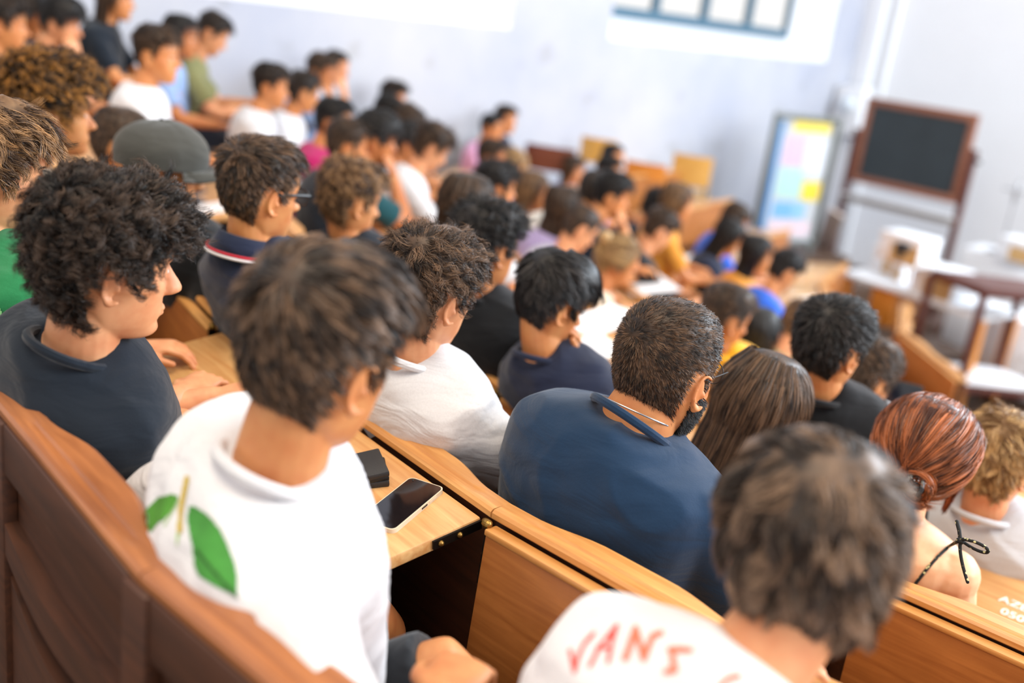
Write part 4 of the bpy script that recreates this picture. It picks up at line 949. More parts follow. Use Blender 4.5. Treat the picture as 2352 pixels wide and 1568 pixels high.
# 7 baseball cap
P = person(dict(px=(375, 392, 2.86), row=2, yaw=14, pitch=2, roll=0, skin='tan', shirt=BLACK, hair=sty('buzz', n=2500, top=.010, side=.009, back=.009), hcol='black', seed=71, label='person in dark grey baseball cap with black shirt behind the curly-haired youth', vox=.004))
def ball_cap(P, mat, brim=True):
    zs = 0.1172 - (0.1172 - .012) * (1 - np.cos(np.linspace(.02, 1, 22) * np.pi / 1.7)) / (1 - math.cos(np.pi / 1.7)); ph = np.linspace(0, 2 * np.pi, 48, endpoint=False); Z, PH = np.meshgrid(zs, ph, indexing='ij')
    seam = .0025 * np.exp(-((((PH * 3 / np.pi) + .5) % 1 - .5) / .06) ** 2); th = .020 * sstep(.118, .05, Z) + .014 + .006 * np.cos(PH).clip(0) * sstep(.02, .09, Z); Vo, _ = hsurf(Z, PH, th - seam); Vo[..., 2] += .004
    V = np.vstack([Vo.reshape(-1, 3), Vo[0].mean(0)[None]]); F = grid_faces(22, 48, False) + [(len(V) - 1, (j + 1) % 48, j) for j in range(48)]
    c = link('baseball_cap', mesh_np('baseball_cap', V, F, mat), P['root'], P['H']); c['label'] = 'washed cotton cap with a curved brim'
    V = []; n = 25
    for a in np.linspace(-1.15, 1.15, n):
        p0, _ = hsurf(np.array(.020), np.array(a), np.array(.030)); ext = .075 * math.cos(a * 1.15) ** .6 if abs(a) < 1.14 else .004
        for t in (0, .5, 1):
            p = p0 + np.array([0, ext * t, -.012 * t - .030 * (a / 1.15) ** 2 * t * .6]); V.append(p)
        for t in (1, .5, 0):
            p = p0 + np.array([0, ext * t, -.012 * t - .030 * (a / 1.15) ** 2 * t * .6 - .004]); V.append(p)
    link('brim', mesh_np('brim', np.array(V), grid_faces(n, 6), mat), c, Matrix.Identity(4))
    b_ = MB(); V, F = ellipsoid((0, -.012, .1385), (.007, .007, .003)); b_.add(V, F).build('button', mat, c, Matrix.Identity(4), smooth=True); return c
ball_cap(P, cloth('charcoal_twill', (66, 66, 62)))
# 8 left edge: light brown waves, green football shirt
P = person(dict(px=(-15, 390, 1.98), row=1, yaw=6, pitch=6, roll=0, skin='light', shirt=GREEN, hair=sty('wavy', fringe=.012), hcol='midbrown', seed=81, side=0.0, label='person with light brown waves and green shirt cut by the left edge', vox=.0036))
decal(P, 'number_print', plain('print_pale_green', (140, 206, 140), .8), near_lines([[(-10, 705), (-2, 718), (-8, 735)], [(10, 738), (8, 760), (12, 780)], [(-5, 775), (35, 790)]], 8), (-20, 690, 50, 800))
# 9 afro with golden tips
P = person(dict(px=(128, 258, 2.95), row=1, yaw=4, pitch=0, skin='tan', shirt=BEIGE, hair=sty('afro'), hcol='gold', seed=91, fem=True, bw=.95, label='person with round curly hair with golden tips and beige top', vox=.0045))
# 10 short brown hair behind the cap
P = person(dict(ear=(268, 350, 3.42), row=2, yaw=8, pitch=4, skin='tan', shirt=BLACK, hair=sty('crop', n=6000, w=.0009), hcol='brown', seed=101, label='person with smooth short brown hair between afro and cap', vox=.0045))
# 11 light brown curls
P = person(dict(ear=(826, 480, 3.25), row=3, yaw=-8, pitch=8, skin='tan', shirt=NAVYD, hair=sty('messy', n=6000, side=.009, back=.009, w=.0008), hcol='midbrown', seed=111, label='youth with light brown curls on top and shaved nape, ahead of the polo wearer', vox=.0042))
# 12 black tee, dark wavy top
P = person(dict(ear=(1152, 592, 2.88), row=3, yaw=-8, pitch=4, skin='olive', shirt=BLACK, hair=sty('messy', top=.025, side=.009, back=.010, n=8000, w=.0007), hcol='jet', seed=121, side=.05, label='youth in black tee with swept dark hair beside the navy-shirted boy', vox=.0038))
# 13 navy tee, chin on hand
P = person(dict(ear=(1292, 722, 2.64), row=3, yaw=8, pitch=16, roll=0, skin='tan', shirt=NAVY, hair=sty('bowl'), hcol='jet', seed=131, side=-.06, armR=CHIN(1), label='boy in navy tee with black fringe resting his chin on his hand', vox=.0036, bw=.98))
# 14 long dark hair
P = person(dict(ear=(1794, 980, 2.30), row=3, yaw=8, pitch=14, roll=4, skin='fair', shirt=BLACK, hair=sty('longh', n=5000, len=.09, seg=7), extra=long_back(-.27, n=5200, seed=7, phi0=102), hcol='brown', seed=141, fem=True, bw=.86, label='girl with long straight dark brown hair between the bearded man and black-shirted youth', vox=.0036))
# 15 auburn hair with claw clip, bare shoulders
def clip_hair():
    st = sty('longh', n=9000, len=.115, seg=9, whorl=(.0, .105, .055), comb=(0, -.9, -.55), grav=.15, nape=-.085, lump=.10, top=.018, side=.022, back=.020, clump=.45, clumps=260, w=.0009, lmin=.9)
    parts = [hair_mesh(st, 15)]; rs = np.random.RandomState(3); bc = np.array([.030, -.106, -.050])
    for i in range(9):
        a0 = rs.rand() * 6.28; tl = rs.randn() * .5; pts = []
        for a in np.linspace(0, 4.6, 14):
            r = .020 + .010 * rs.rand() * 0 + .003 * i % .012; pts.append(bc + np.array([math.cos(a + a0) * (r + .006), -.012 + .010 * math.sin(a * 1.3 + i), math.sin(a + a0) * r * 1.05 + .006 * math.sin(tl + a)]))
        V, F = tube(np.array(pts), .0075, 8); F = np.array([f if len(f) == 4 else tuple(f[:4]) for f in F if len(f) == 4]); parts.append((V, F, np.clip(.25 + .2 * rs.rand(len(V)), 0, 1)))
        G = np.repeat(np.array(pts)[None], 4, 0) + rs.randn(4, 1, 3) * .004; parts.append(sheet_strands(G, 120, .0007, .0035, i))
    for sx, nn in ((1, 500), (-1, 300)):      # loose locks at the temples
        G = []
        for t in np.linspace(0, 1, 7):
            p0, _ = hsurf(np.array(.075 - .01 * t), np.array(sx * (.75 + .35 * t)), np.array(.012)); ln = []
            for u in np.linspace(0, 1, 10):
                q_, _ = hsurf(np.array(max(.075 - .01 * t - u * .10, -.03)), np.array(sx * (.80 + .40 * t)), np.array(.015 + .008 * u)); q_ = q_.copy(); q_[2] = .075 - u * (.155 + .03 * math.sin(t * 5)); ln.append(q_)
            G.append(ln)
        parts.append(sheet_strands(np.array(G), nn, .0008, .002, 40 + sx))
    fly = []
    for i in range(5):
        a = rs.rand() * 3 - 1.5; fly.append([np.array([bc[0] - .02 + .01 * i, bc[1] - .01, bc[2] + .0]) + np.array([-.03 * u * (i % 3), -.012 * u, -.07 * u + .03 * u * u]) for u in np.linspace(0, 1, 8)])
    parts.append(sheet_strands(np.array(fly), 160, .0006, .002, 77)); return parts
P = person(dict(ear=(2196, 1096, 2.24), row=3, yaw=-8, pitch=12, roll=6, skin='fair', shirt=None, hair=None, fem=True, bare=True, bw=.88, neck=.048, vox=.0042, armR=dict(wr=(.19, .16, .10), pole=(.3, -.3, -1)), armL=dict(wr=(-.19, .16, .10), pole=(-.3, -.3, -1)), label='woman with auburn hair in a claw clip and bare shoulders with thin straps'))
hp = clip_hair(); hair_part(P['root'], hp + [brows()], HM['red'], 'hair', P['H'])
CLIPM = plain('tortoise_clip', (24, 18, 20), .18)
cl = MB()
for s in (-1, 1):
    cl.tube([(s * .006 - .004, -.120, -.024), (s * .012 - .004, -.136, -.032), (s * .018 - .004, -.146, -.048), (s * .016 - .004, -.146, -.062)], .0055, 8)
    for t in range(4): cl.tube([(s * (.008 + .003 * t) - .004, -.126 - .006 * t, -.026 - .010 * t), (s * .002 - .004, -.140 - .003 * t, -.030 - .010 * t)], .0026, 6)
o = cl.build('claw_clip', CLIPM, P['root'], P['H'] @ Matrix.Translation((.034, .006, .002)), smooth=True); o['label'] = 'dark claw clip with small crystals'
for i in range(6): 
    g = MB(); V, F = ellipsoid((-.020 + .007 * i, -.143 - .004 * math.sin(i), -.036 + .002 * (i % 2)), (.0016, .0016, .0016), 8, 6); g.add(V, F).build('crystal', M['steel'], o, Matrix.Identity(4), smooth=True)
e_ = MB(); e_.tube([(.082, -.008, -.046), (.083, -.008, -.054), (.082, -.006, -.060)], .0012, 6); e_.build('earring', M['steel'], P['root'], P['H'], smooth=True)
# camisole below the shoulder blades and its tie straps
FLOR, nt, b = new_mat('floral_print'); tc = N(nt, 'ShaderNodeTexCoord'); vo = N(nt, 'ShaderNodeTexVoronoi'); vo.inputs['Scale'].default_value = 110; nt.links.new(tc.outputs['Object'], vo.inputs['Vector'])
rp = N(nt, 'ShaderNodeValToRGB'); rp.color_ramp.elements[0].color = lin((214, 206, 150)); rp.color_ramp.elements[1].color = lin((18, 20, 22)); rp.color_ramp.elements[0].position = .22; rp.color_ramp.elements[1].position = .32; nt.links.new(vo.outputs['Distance'], rp.inputs[0]); nt.links.new(rp.outputs[0], b.inputs['Base Color']); b.inputs['Roughness'].default_value = .8
V, F = torso_rings(P, .006, .02, .56, 14, 30); link('camisole', mesh_np('camisole', V, F, FLOR), P['root'])
bv_b, bf_b, _ = P['body']; BV = BVHTree.FromPolygons([tuple(v) for v in bv_b], [tuple(f) for f in bf_b.tolist()])
def on_body(x, y, off):
    o_ = P['inv'] @ Vector((0, 0, CZ)); d_ = (P['inv'].to_3x3() @ Vector(ray(x, y))).normalized(); h = BV.ray_cast(o_, d_); return (np.array(h[0]) + np.array(h[1]) * off) if h[0] is not None else np.array(o_ + d_ * 2.1)
kn = on_body(2206, 1242, .004)
st_ = [on_body(*p, .003) for p in ((2086, 1366), (2105, 1336), (2130, 1304), (2155, 1277), (2178, 1256), (2200, 1243))]
s_ = MB(); s_.tube(st_, .0034, 8); s_.build('strap', FLOR, P['root'], smooth=True)
X_ = np.array([1., 0, 0]); 
s_ = MB(); s_.tube([kn + (.025 - .025 * math.cos(t), -.003 * math.sin(t), .003 + .0095 * math.sin(t) * (.4 + .6 * math.sin(t / 2))) for t in np.linspace(0, 2 * math.pi, 25)], .0030, 8); s_.tube([kn, kn + (-.010, .010, .014), kn + (-.020, .016, .026)], .0036, 8)
s_.tube([kn + (.036 * u ** 1.3, -.016 * u, -.062 * u ** .9) for u in np.linspace(0, 1, 9)], .0032, 8); V, F = ellipsoid(kn, (.008, .006, .006)); s_.add(V, F); s_.build('bow', FLOR, P['root'], smooth=True)
RED = P
# 16 black tee, dark short hair
P = person(dict(ear=(1957, 832, 2.64), row=4, yaw=6, pitch=4, roll=3, skin='tan', shirt=BLACK, hair=sty('neat', top=.018, side=.012, back=.013, lift=.55), hcol='jet', seed=161, bw=1.0, label='young man in black tee with short dark hair to the right of the long-haired girl', vox=.0036))
# 17 blond
P = person(dict(ear=(2356, 1100, 2.55), row=4, yaw=10, pitch=14, skin='light', shirt=GREYC, hair=sty('wavy'), hcol='blond', seed=171, label='fair-haired person in light grey tee at the right edge', vox=.0036))
# 18 white tee with tablet
P = person(dict(ear=(2020, 896, 3.15), row=5, yaw=14, pitch=14, skin='tan', shirt=WHITE, hair=sty('neat', side=.013, back=.013), hcol='brown', seed=181, bw=.95, label='boy in white tee with brown hair holding a dark tablet', vox=.0042))
# 19 yellow
P = person(dict(ear=(1684, 750, 3.85), row=5, yaw=12, pitch=12, skin='olive', shirt=YELLOW, hair=sty('neat', n=5000), hcol='dark', seed=191, label='boy in yellow shirt just beyond the bearded man', vox=.0046))

if 'DBG' in globals():
    rm = RED['inv'].inverted(); 
    for nm, v in (('hc', (0, 0, 0)), ('bun', (-.006, -.12, -.052)), ('clip', (-.004, -.14, -.04)), ('nose', (0, .1, -.03))):
        w_ = np.array(rm @ (RED['H'] @ Vector(v))); w_[2] -= CZ; c_ = RC.T @ w_; print('DBGRED', nm, c_[0] / c_[2] * FPX + 1176, c_[1] / c_[2] * FPX + 784, c_[2])
# ------------------------------------------------------------------ the blurred rows beyond: shared figures, each student an object of its own
VAR = []
def variant(**q):
    q.setdefault('vox', .0055); q.setdefault('avox', .007); q.setdefault('lvox', .016); q['knee'] = [(-.13, .27, .06), (.13, .27, .06)]
    for kk, s in (('armR', 1), ('armL', -1)):
        ar = dict(q.get(kk, {}))
        if 'rel' in ar: ar['wr'] = np.array(q['hc']) + np.array(ar['rel'])
        ar.setdefault('wr', (s * .15, q['hc'][1] + .26, .265)); q[kk] = ar
    P = body_build(q); V, F, mi = P['body']; P['me'] = mesh_np('body', V, F, mats=[SK['tan'], M['eye']], mi=mi)
    sv, sf = shirt_build(P, q.get('sleeve', .75), .014, .011, .006, len(VAR)); P['sme'] = mesh_np('shirt', sv, sf, WHITE)
    tv, tf = shorts_build(P, 1.2, vox=.016); P['tme'] = mesh_np('trousers', tv, tf, DENIM); VAR.append(P)
variant(hc=(0, .06, .735), hr=headrot(4, 4, 0))
variant(hc=(0, .14, .70), hr=headrot(8, 10, 4), armR=CHIN(1))
variant(hc=(0, .20, .67), hr=headrot(0, 28, 0))
variant(hc=(0, .02, .745), hr=headrot(16, 0, 0))
variant(hc=(0, .10, .72), hr=headrot(-24, 8, 0))
variant(hc=(0, .06, .72), hr=headrot(8, 4, 0), fem=True, bw=.88)
variant(hc=(0, .16, .68), hr=headrot(4, 22, 3), fem=True, bw=.88)
HAIRS = {}
for nm, st in (('neat', sty('neat', n=2200, w=.0014)), ('fluffy', sty('messy', n=2600, w=.0012, top=.026)), ('curly', sty('curly', n=3000, w=.0012)), ('bowl', sty('bowl', n=2200, w=.0014)), ('crop', sty('crop', n=2500, w=.0010)), ('quiff', sty('side', n=2200, top=.026, side=.006, back=.007, w=.0014))):
    V, F, r = hair_mesh(st, len(HAIRS) + 3); HAIRS[nm] = mesh_np('hair', V, F, HM['dark'], rnd=r)
for nm, ze, wv in (('long', -.26, 0), ('longwave', -.22, .006), ('bob', -.13, 0)):
    V, F, r = merge_hair([hair_mesh(sty('longh', n=1200, w=.0014), 5)] + long_back(ze, n=900, wv=wv, phi0=88)); HAIRS[nm] = mesh_np('hair', V, F, HM['dark'], rnd=r)
V, F = ellipsoid((0, -.125, .075), (.036, .034, .034), 16, 10); F4 = np.array([f for f in F if len(f) == 4])
V2, F2, r2 = hair_mesh(sty('longh', n=2500, w=.0012, len=.09, whorl=(0, .1, .06), comb=(0, -1, .3), grav=0, nape=-.08), 9); HAIRS['bun'] = mesh_np('hair', *merge_hair([(V2, F2, r2), (V, F4, np.full(len(V), .4))])[:2], HM['blond'], rnd=np.concatenate([r2, np.full(len(V), .4)]))
def far(px, py, d, v, hair, hcol, shirt, label, skin='tan', turn=0, cap=None, sc=1.0):
    # settle the head over its own row
    best = None
    for dd in np.linspace(d * .86, d * 1.14, 57):
        p = at(px, py, dd); r = math.hypot(CX - p[0], CY - p[1]); j = max(0, round((9.165 - r - .36) / .7)); o = RK(j) - r; seat = ZK(j) - .42
        cost = max(0, .24 - o, o - .52) * 4 + abs(p[2] - seat - .72) * 1.2 + abs(dd / d - 1) * 1.0
        if p[0] < -6.55: cost += 5
        if best is None or cost < best[0]: best = (cost, p)
    p = best[1]; a = math.atan2(CX - p[0], CY - p[1]); P = VAR[v]
    fr = arc_frame(1, a, 0).to_3x3().to_4x4() @ Matrix.Rotation(-math.radians(turn), 4, 'Z') @ Matrix.Scale(sc, 4)
    hp = fr @ Vector(P['hc']); root = empty('person', Matrix.Translation(Vector(p) - hp) @ fr); tag(root, label, 'person', 'students in the lecture hall')
    def put(name, me, mat, M4=None):
        o = link(name, me, root, M4); o.material_slots[0].link = 'OBJECT'; o.material_slots[0].material = mat; return o
    put('body', P['me'], SK[skin]); put('shirt', P['sme'], shirt); link('trousers', P['tme'], root)
    P2 = dict(P); P2['root'] = root; P2['H'] = hmat(P)
    if hair: put('hair', HAIRS[hair], HM[hcol], hmat(P))
    if cap: ball_cap(P2, cap)
    FARP.append((p, label)); return root
FARP = []
FAR = [
 # upper left, along the side wall
 (12, 55, 5.5, 0, 'fluffy', 'black', BLACK, 'person at the very left of the top row against the wall, turned right'),
 (70, 38, 5.75, 1, 'neat', 'black', BLACK, 'second person from the left in the top row with hand at the mouth'),
 (140, 52, 5.3, 1, 'bowl', 'jet', NAVYD, 'youth with black fringe in the top row holding a fist to his mouth'),
 (268, -5, 5.2, 5, 'long', 'dark', NAVYD, 'long-haired person in dark blue hoodie at the top edge of the photo'),
 (362, 128, 4.75, 3, 'quiff', 'dark', WHITE, 'boy in white tee with swept dark hair in front of the top row'),
 (418, 85, 6.2, 5, 'long', 'jet', SKYB, 'woman with long black hair and pale blue top near the side wall'),
 (488, 78, 6.3, 2, 'neat', 'black', OLIVE, 'person in olive shirt looking down near the side wall'),
 (622, 200, 6.0, 0, 'quiff', 'black', WHITE, 'boy in white tee left of another white-shirted boy by the wall'),
 (697, 212, 6.6, 4, 'neat', 'black', WHITE, 'boy in white shirt right of another white-shirted boy by the wall'),
 (738, 165, 7.3, 1, 'neat', 'brown', SKYB, 'person with brown hair and hands at the face by the wall'),
 (772, 155, 7.7, 1, 'crop', 'black', GREYC, 'farther person with hands raised behind the brown-haired one by the wall'),
 (768, 280, 5.6, 0, 'neat', 'jet', MAROON, 'person in bright magenta shirt with black hair'),
 (800, 335, 4.9, 0, 'neat', 'dark', NAVYD, 'dark brown head of person in slate shirt ahead of the magenta one'),
 (865, 318, 5.5, 1, 'bowl', 'jet', TEAL, 'youth with black hair resting his chin on a bent arm'),
 (905, 225, 7.4, 0, 'fluffy', 'black', NAVY, 'dark head near the wall above the crowd in the middle'),
 (890, 262, 6.9, 2, 'neat', 'jet', NAVYD, 'dark-haired person just below the head near the wall'),
 (935, 285, 6.6, 2, 'neat', 'brown', BLACK, 'person with short brown hair half hidden in the middle crowd'),
 (935, 330, 6.0, 0, 'bowl', 'jet', TEAL, 'dark head touching the boy in white looking down'),
 (992, 340, 5.3, 2, 'fluffy', 'dark', WHITE, 'boy in white tee looking down in the middle of the hall'),
 (1130, 295, 7.7, 0, 'crop', 'jet', PINK, 'dark-haired person in pale pink standing out against the wall'),
 (1162, 275, 8.2, 3, 'neat', 'dark', NAVY, 'farther dark-haired person against the pale wall'),
 (1130, 362, 7.2, 0, 'neat', 'dark', SKYB, 'dark-haired person in pale blue below the two heads against the wall'),
 (1178, 382, 7.8, 6, 'bob', 'blond', LILAC, 'small fair head near the brown chair back'),
 (1140, 430, 5.5, 0, 'fluffy', 'jet', GREYC, 'thick black-haired head in the middle of the hall'),
 (1075, 480, 4.4, 5, 'bob', 'dark', GREYC, 'dark-haired head half hidden behind the youth in black tee'),
 (1222, 440, 6.6, 5, 'long', 'midbrown', LILAC, 'woman with straight light brown hair and lilac top'),
 (1320, 390, 8.2, 5, 'long', 'brown', LILAC, 'long-haired woman in lilac beside the brown chair back'),
 (1398, 395, 7.6, 0, 'neat', 'jet', LILAC, 'dark-haired person in lilac below the orange chairs'),
 (1408, 365, 8.2, 3, 'crop', 'jet', NAVY, 'farther dark head below the wooden chairs'),
 (1295, 480, 6.2, 5, 'longwave', 'dark', LILAC, 'woman with long dark hair leaning ahead of a white cap'),
 (1332, 525, 5.7, 2, 'crop', 'dark', GREYC, 'person with cropped dark hair and grey top beside the white cap'),
 (1366, 440, 6.7, 4, 'crop', 'black', NAVYD, 'dark head turned left beside the boy facing right'),
 (1405, 450, 6.3, 1, 'quiff', 'jet', NAVYD, 'boy with dark hair leaning on his hand, facing right'),
 (1420, 600, 5.2, 6, 'bun', 'blond', BEIGE, 'blond woman with her hair in a bun'),
 (1512, 530, 5.9, 2, 'quiff', 'dark', BLACK, 'boy in black tee bent over white sheets'),
 (1508, 480, 6.9, 2, 'fluffy', 'jet', NAVYD, 'dark head behind the boy in black tee over white sheets'),
 (1556, 465, 7.6, 5, 'bob', 'midbrown', ORANGE, 'light brown head near the foot of the orange chair'),
 (1675, 545, 6.4, 6, 'long', 'jet', NAVY, 'woman with long black hair over a dark blue top near the chart'),
 (1690, 505, 7.4, 6, 'bob', 'dark', ROYAL, 'dark-haired person in blue just before the chart'),
 (1738, 585, 6.3, 5, 'longwave', 'jet', ORANGE, 'woman in ochre top with black hair before the chart'),
 (1800, 625, 5.9, 2, 'quiff', 'jet', ROYAL, 'youth in royal blue polo looking down'),
 (1738, 775, 4.5, 5, 'longwave', 'jet', TEAL, 'person with very dark long hair between yellow and olive shirts'),
 (1836, 752, 4.8, 2, 'neat', 'midbrown', OLIVE, 'light-haired person in olive beside the dark long-haired one'),
]
for i, (x, y, d, v, h, hc_, sh, lb) in enumerate(FAR):
    far(x, y, d, v, h, hc_, sh, lb, ('tan', 'olive', 'light', 'tan')[i % 4], turn=(i * 37 % 17) - 8)
far(1256, 540, 6.0, 0, 'buzz' if 'buzz' in HAIRS else 'crop', 'dark', WHITE, 'person wearing a plain white cap in the middle of the hall', cap=cloth('white_twill', (238, 236, 230)))
# ------------------------------------------------------------------ things on the desks
def on_flap(px, py, k, i, up=0.0):
    m_ = FL[(k, i)]; n = (m_.to_3x3() @ Vector((0, 0, 1))).normalized(); p0 = m_.translation + n * up; d = Vector(ray(px, py)); o = Vector((0, 0, CZ)); t = (p0 - o).dot(n) / d.dot(n); return o + d * t, m_.to_3x3().to_4x4()
def put_on(px, py, k, i, ang, up=0.0):
    p, r = on_flap(px, py, k, i, up); return Matrix.Translation(p) @ r @ Matrix.Rotation(math.radians(ang), 4, 'Z')
LEATHER = plain('black_leather', (34, 33, 34), .42, bump=.25, bscale=900)
w = empty('wallet', put_on(822, 1100, 1, 0, -110)); tag(w, 'black leather folding wallet lying on the raised oak desk', 'wallet')
MB().box(-.054, .054, -.046, .046, .018, .030).build('cover', LEATHER, w, Matrix.Rotation(math.radians(4), 4, 'Y'), bevel=.003)
MB().box(-.056, .052, -.052, .040, .0, .013).build('back_cover', LEATHER, w, Matrix.Rotation(math.radians(-7), 4, 'Z'), bevel=.003)
MB().box(-.052, .046, -.042, .042, .011, .020).build('inner_leaf', M['black'], w, bevel=.002)
MB().box(.018, .0192, -.0462, .0462, .0295, .0306).build('seam', M['black'], w, Matrix.Rotation(math.radians(4), 4, 'Y'))
lg = MB(); lg.tube([(.040, .032, .0312), (.036, .026, .0314), (.042, .022, .0314), (.037, .018, .0312), (.043, .014, .0310)], .0016, 6); lg.build('emblem', M['steel'], w, Matrix.Rotation(math.radians(4), 4, 'Y'), smooth=True)['label'] = 'small silver crocodile-like badge'
ph = empty('phone', put_on(925, 1163, 1, 0, 21)); tag(ph, 'smartphone in pale case lying face up beside the wallet', 'phone')
def rrect(w_, h_, r, n=6):
    out = []
    for cx, cy, a0 in ((w_ - r, h_ - r, 0), (-w_ + r, h_ - r, 90), (-w_ + r, -h_ + r, 180), (w_ - r, -h_ + r, 270)): out += [(cx + r * math.cos(math.radians(a0 + 90 * j / n)), cy + r * math.sin(math.radians(a0 + 90 * j / n))) for j in range(n + 1)]
    return out
# phone axes: x across, y along; frame turned so that its top points at the rail
MB().prism(rrect(.0385, .080, .011), 0, .0085).build('case', plain('cream_case', (222, 208, 184), .35), ph, smooth=True)
MB().prism(rrect(.0362, .0775, .010), .0078, .0092).build('screen', plain('phone_screen', (26, 22, 24), .06, spec=.8), ph, smooth=True)
MB().box(.0383, .0392, .005, .022, .003, .006).build('side_button', M['black'], ph); MB().box(.0383, .0390, .030, .052, .003, .006).build('volume_button', plain('cream_button', (226, 214, 194), .35), ph)
cm = MB(); cm.tube([(-.026, .070, .0090), (-.026, .070, .0095)], .0018, 10); cm.build('camera_hole', M['black'], ph)
pn = MB(); pp, rr_ = on_flap(405, 918, 1, 0, .01); pn.tube([Vector((0, 0, 0)), Vector((.03, .10, 0))], .0042, 10); tag(pn.build('pen', M['black'], None, Matrix.Translation(pp - rr_ @ Vector((.02, .08, 0))) @ rr_, smooth=True), 'black pen under the hand of the curly-haired youth', 'pen')
# white lettering on the desk of the fourth bench
def lettering(txt, size, M4, mat, parent, name):
    cu = bpy.data.curves.new('txt', 'FONT'); cu.body = txt; cu.size = size; cu.align_x = 'CENTER'; cu.extrude = .0004; cu.offset = size * .012; o = bpy.data.objects.new('txt', cu); COL.objects.link(o); dg = bpy.context.evaluated_depsgraph_get(); me = bpy.data.meshes.new_from_object(o.evaluated_get(dg)); bpy.data.objects.remove(o); me.materials.clear(); me.materials.append(mat)
    return link(name, me, parent, M4)
PAINTW = plain('white_marker', (244, 240, 236), .6)
fk = min((kk for kk in FL if kk[0] == 3), key=lambda kk: (FL[kk].translation - Vector(at_z(2330, 1390, ZK(3)))).length)
for tx, (x_, y_) in (('AZB', (2326, 1392)), ('050', (2322, 1418))):
    p_, r_ = on_flap(x_, y_, *fk, .0008); tag(lettering(tx, .036, Matrix.Translation(p_) @ r_, PAINTW, None, 'desk_lettering'), 'hand-painted white ' + ('letters' if tx == 'AZB' else 'digits') + ' on the oak desk by the auburn woman', 'lettering')
# sheets of paper, and one white slab for glare on a desk
def near_flap(k, p): return min((kk for kk in FL if kk[0] == k), key=lambda kk: (FL[kk].translation - Vector(p)).length)
SHEETS = [(690, 425, 2, 8, .21, .297, 'white sheet on the desk before the polo wearer'), (872, 515, 3, -10, .15, .21, 'small white sheet before the youth with light brown curls'), (470, 480, 2, 14, .21, .297, 'white paper on the desk ahead of the capped person'),
          (1385, 735, 3, 6, .21, .297, 'white sheet ahead of the boy resting his chin'), (1330, 805, 3, -8, .21, .297, 'lined white sheet under the arm of the boy in navy'), (1560, 600, 6, 10, .30, .42, 'large white sheets before the boy in black bent over them'), (1625, 640, 6, -6, .21, .297, 'white sheet right of the large sheets'),
          (1480, 650, 5, 4, .42, .297, 'flat white slab standing in for desk glare behind the blond woman'), (1880, 690, 7, 8, .21, .297, 'white sheet before the youth in royal blue'), (1200, 560, 5, 0, .21, .297, 'white sheet by the white cap')]  # slab behind the blond woman paints the bright reflection of a glossy desk
for x, y, k, an, sw, sl, lb in SHEETS:
    kk = near_flap(k, at_z(x, y, ZK(k) - .03)); p, r = on_flap(x, y, *kk, .002)
    mm = MB().box(-sw / 2, sw / 2, -sl / 2, sl / 2, 0, .002).build('sheet_of_paper', M['paper'], None, Matrix.Translation(p) @ r @ Matrix.Rotation(math.radians(an), 4, 'Z')); tag(mm, lb, 'paper', 'papers on the desks')
tp = at(2050, 912, 3.42); tb = empty('tablet', Matrix.Translation(tp) @ arc_frame(1, 0, 0).to_3x3().to_4x4() @ Matrix.Rotation(math.radians(20), 4, 'Z') @ Matrix.Rotation(math.radians(62), 4, 'X')); tag(tb, 'dark tablet held upright by the boy in white tee', 'tablet')
MB().prism(rrect(.085, .06, .008), -.004, .0).build('back_shell', M['black'], tb); MB().prism(rrect(.080, .055, .005), 0, .001).build('screen', plain('tablet_screen', (20, 24, 34), .1), tb)

# ------------------------------------------------------------------ chairs by the side wall
def tier_z(p):
    r = math.hypot(CX - p[0], CY - p[1]); j = math.floor((9.165 - r) / .7) ; return ZK(j) - FLY if j >= -1 else 0
PLY = {'orange': wood('plywood_orange', (214, 128, 40), (236, 158, 70), .4), 'brown': wood('plywood_brown', (112, 62, 44), (140, 82, 60), .4), 'yellow': wood('plywood_yellow', (214, 158, 72), (234, 184, 100), .4)}
def chair(px, py, X, col, yaw, label, bw=.40, bh=.26):
    c = at_x(px, py, X); z0 = max(0, tier_z(c)); top = c[2] + bh / 2; h = top - z0; sh = max(.45, h - .42)
    root = empty('chair', Matrix.Translation((c[0], c[1], z0)) @ Matrix.Rotation(math.radians(yaw), 4, 'Z')); tag(root, label, 'chair', 'wooden chairs along the side wall'); mt_ = PLY[col]; n = 9
    V = []
    for x in np.linspace(-bw / 2, bw / 2, n):
        y = -.035 * (1 - (x / (bw / 2)) ** 2)
        V += [(x, y, top - z0 - bh), (x, y + .012, top - z0 - bh), (x, y + .006, top - z0), (x, y - .006, top - z0)]
    link('backrest', mesh_np('backrest', V, grid_faces(n, 4), mt_, smooth=False), root)
    MB().box(-bw / 2, bw / 2, .02, .42, sh - .016, sh).build('seat', mt_, root, bevel=.006)
    for sx in (-1, 1):
        g = MB(); g.tube([(sx * (bw / 2 - .03), -.06, 0), (sx * (bw / 2 - .03), .0, sh), (sx * (bw / 2 - .04), .012, top - z0 - .04)], .011, 8); g.build('leg', M['iron'], root, smooth=True)
        g = MB(); g.tube([(sx * (bw / 2 - .03), .42, 0), (sx * (bw / 2 - .04), .38, sh - .01), (sx * (bw / 2 - .03), .01, sh - .02)], .011, 8); g.build('leg', M['iron'], root, smooth=True)
    return root
chair(1482, 393, -6.35, 'orange', 25, 'chair with a low bright orange plywood back by the side wall', .42, .17)
chair(1588, 392, -6.35, 'yellow', 30, 'chair with a tall tan plywood back, nearest the chart', .42, .32)
chair(1262, 364, -6.3, 'brown', 30, 'chair with a wide dark brown back by the side wall', .46, .22)
chair(1374, 346, -6.5, 'yellow', 25, 'chair with a tan back between brown and orange ones', .36, .24)

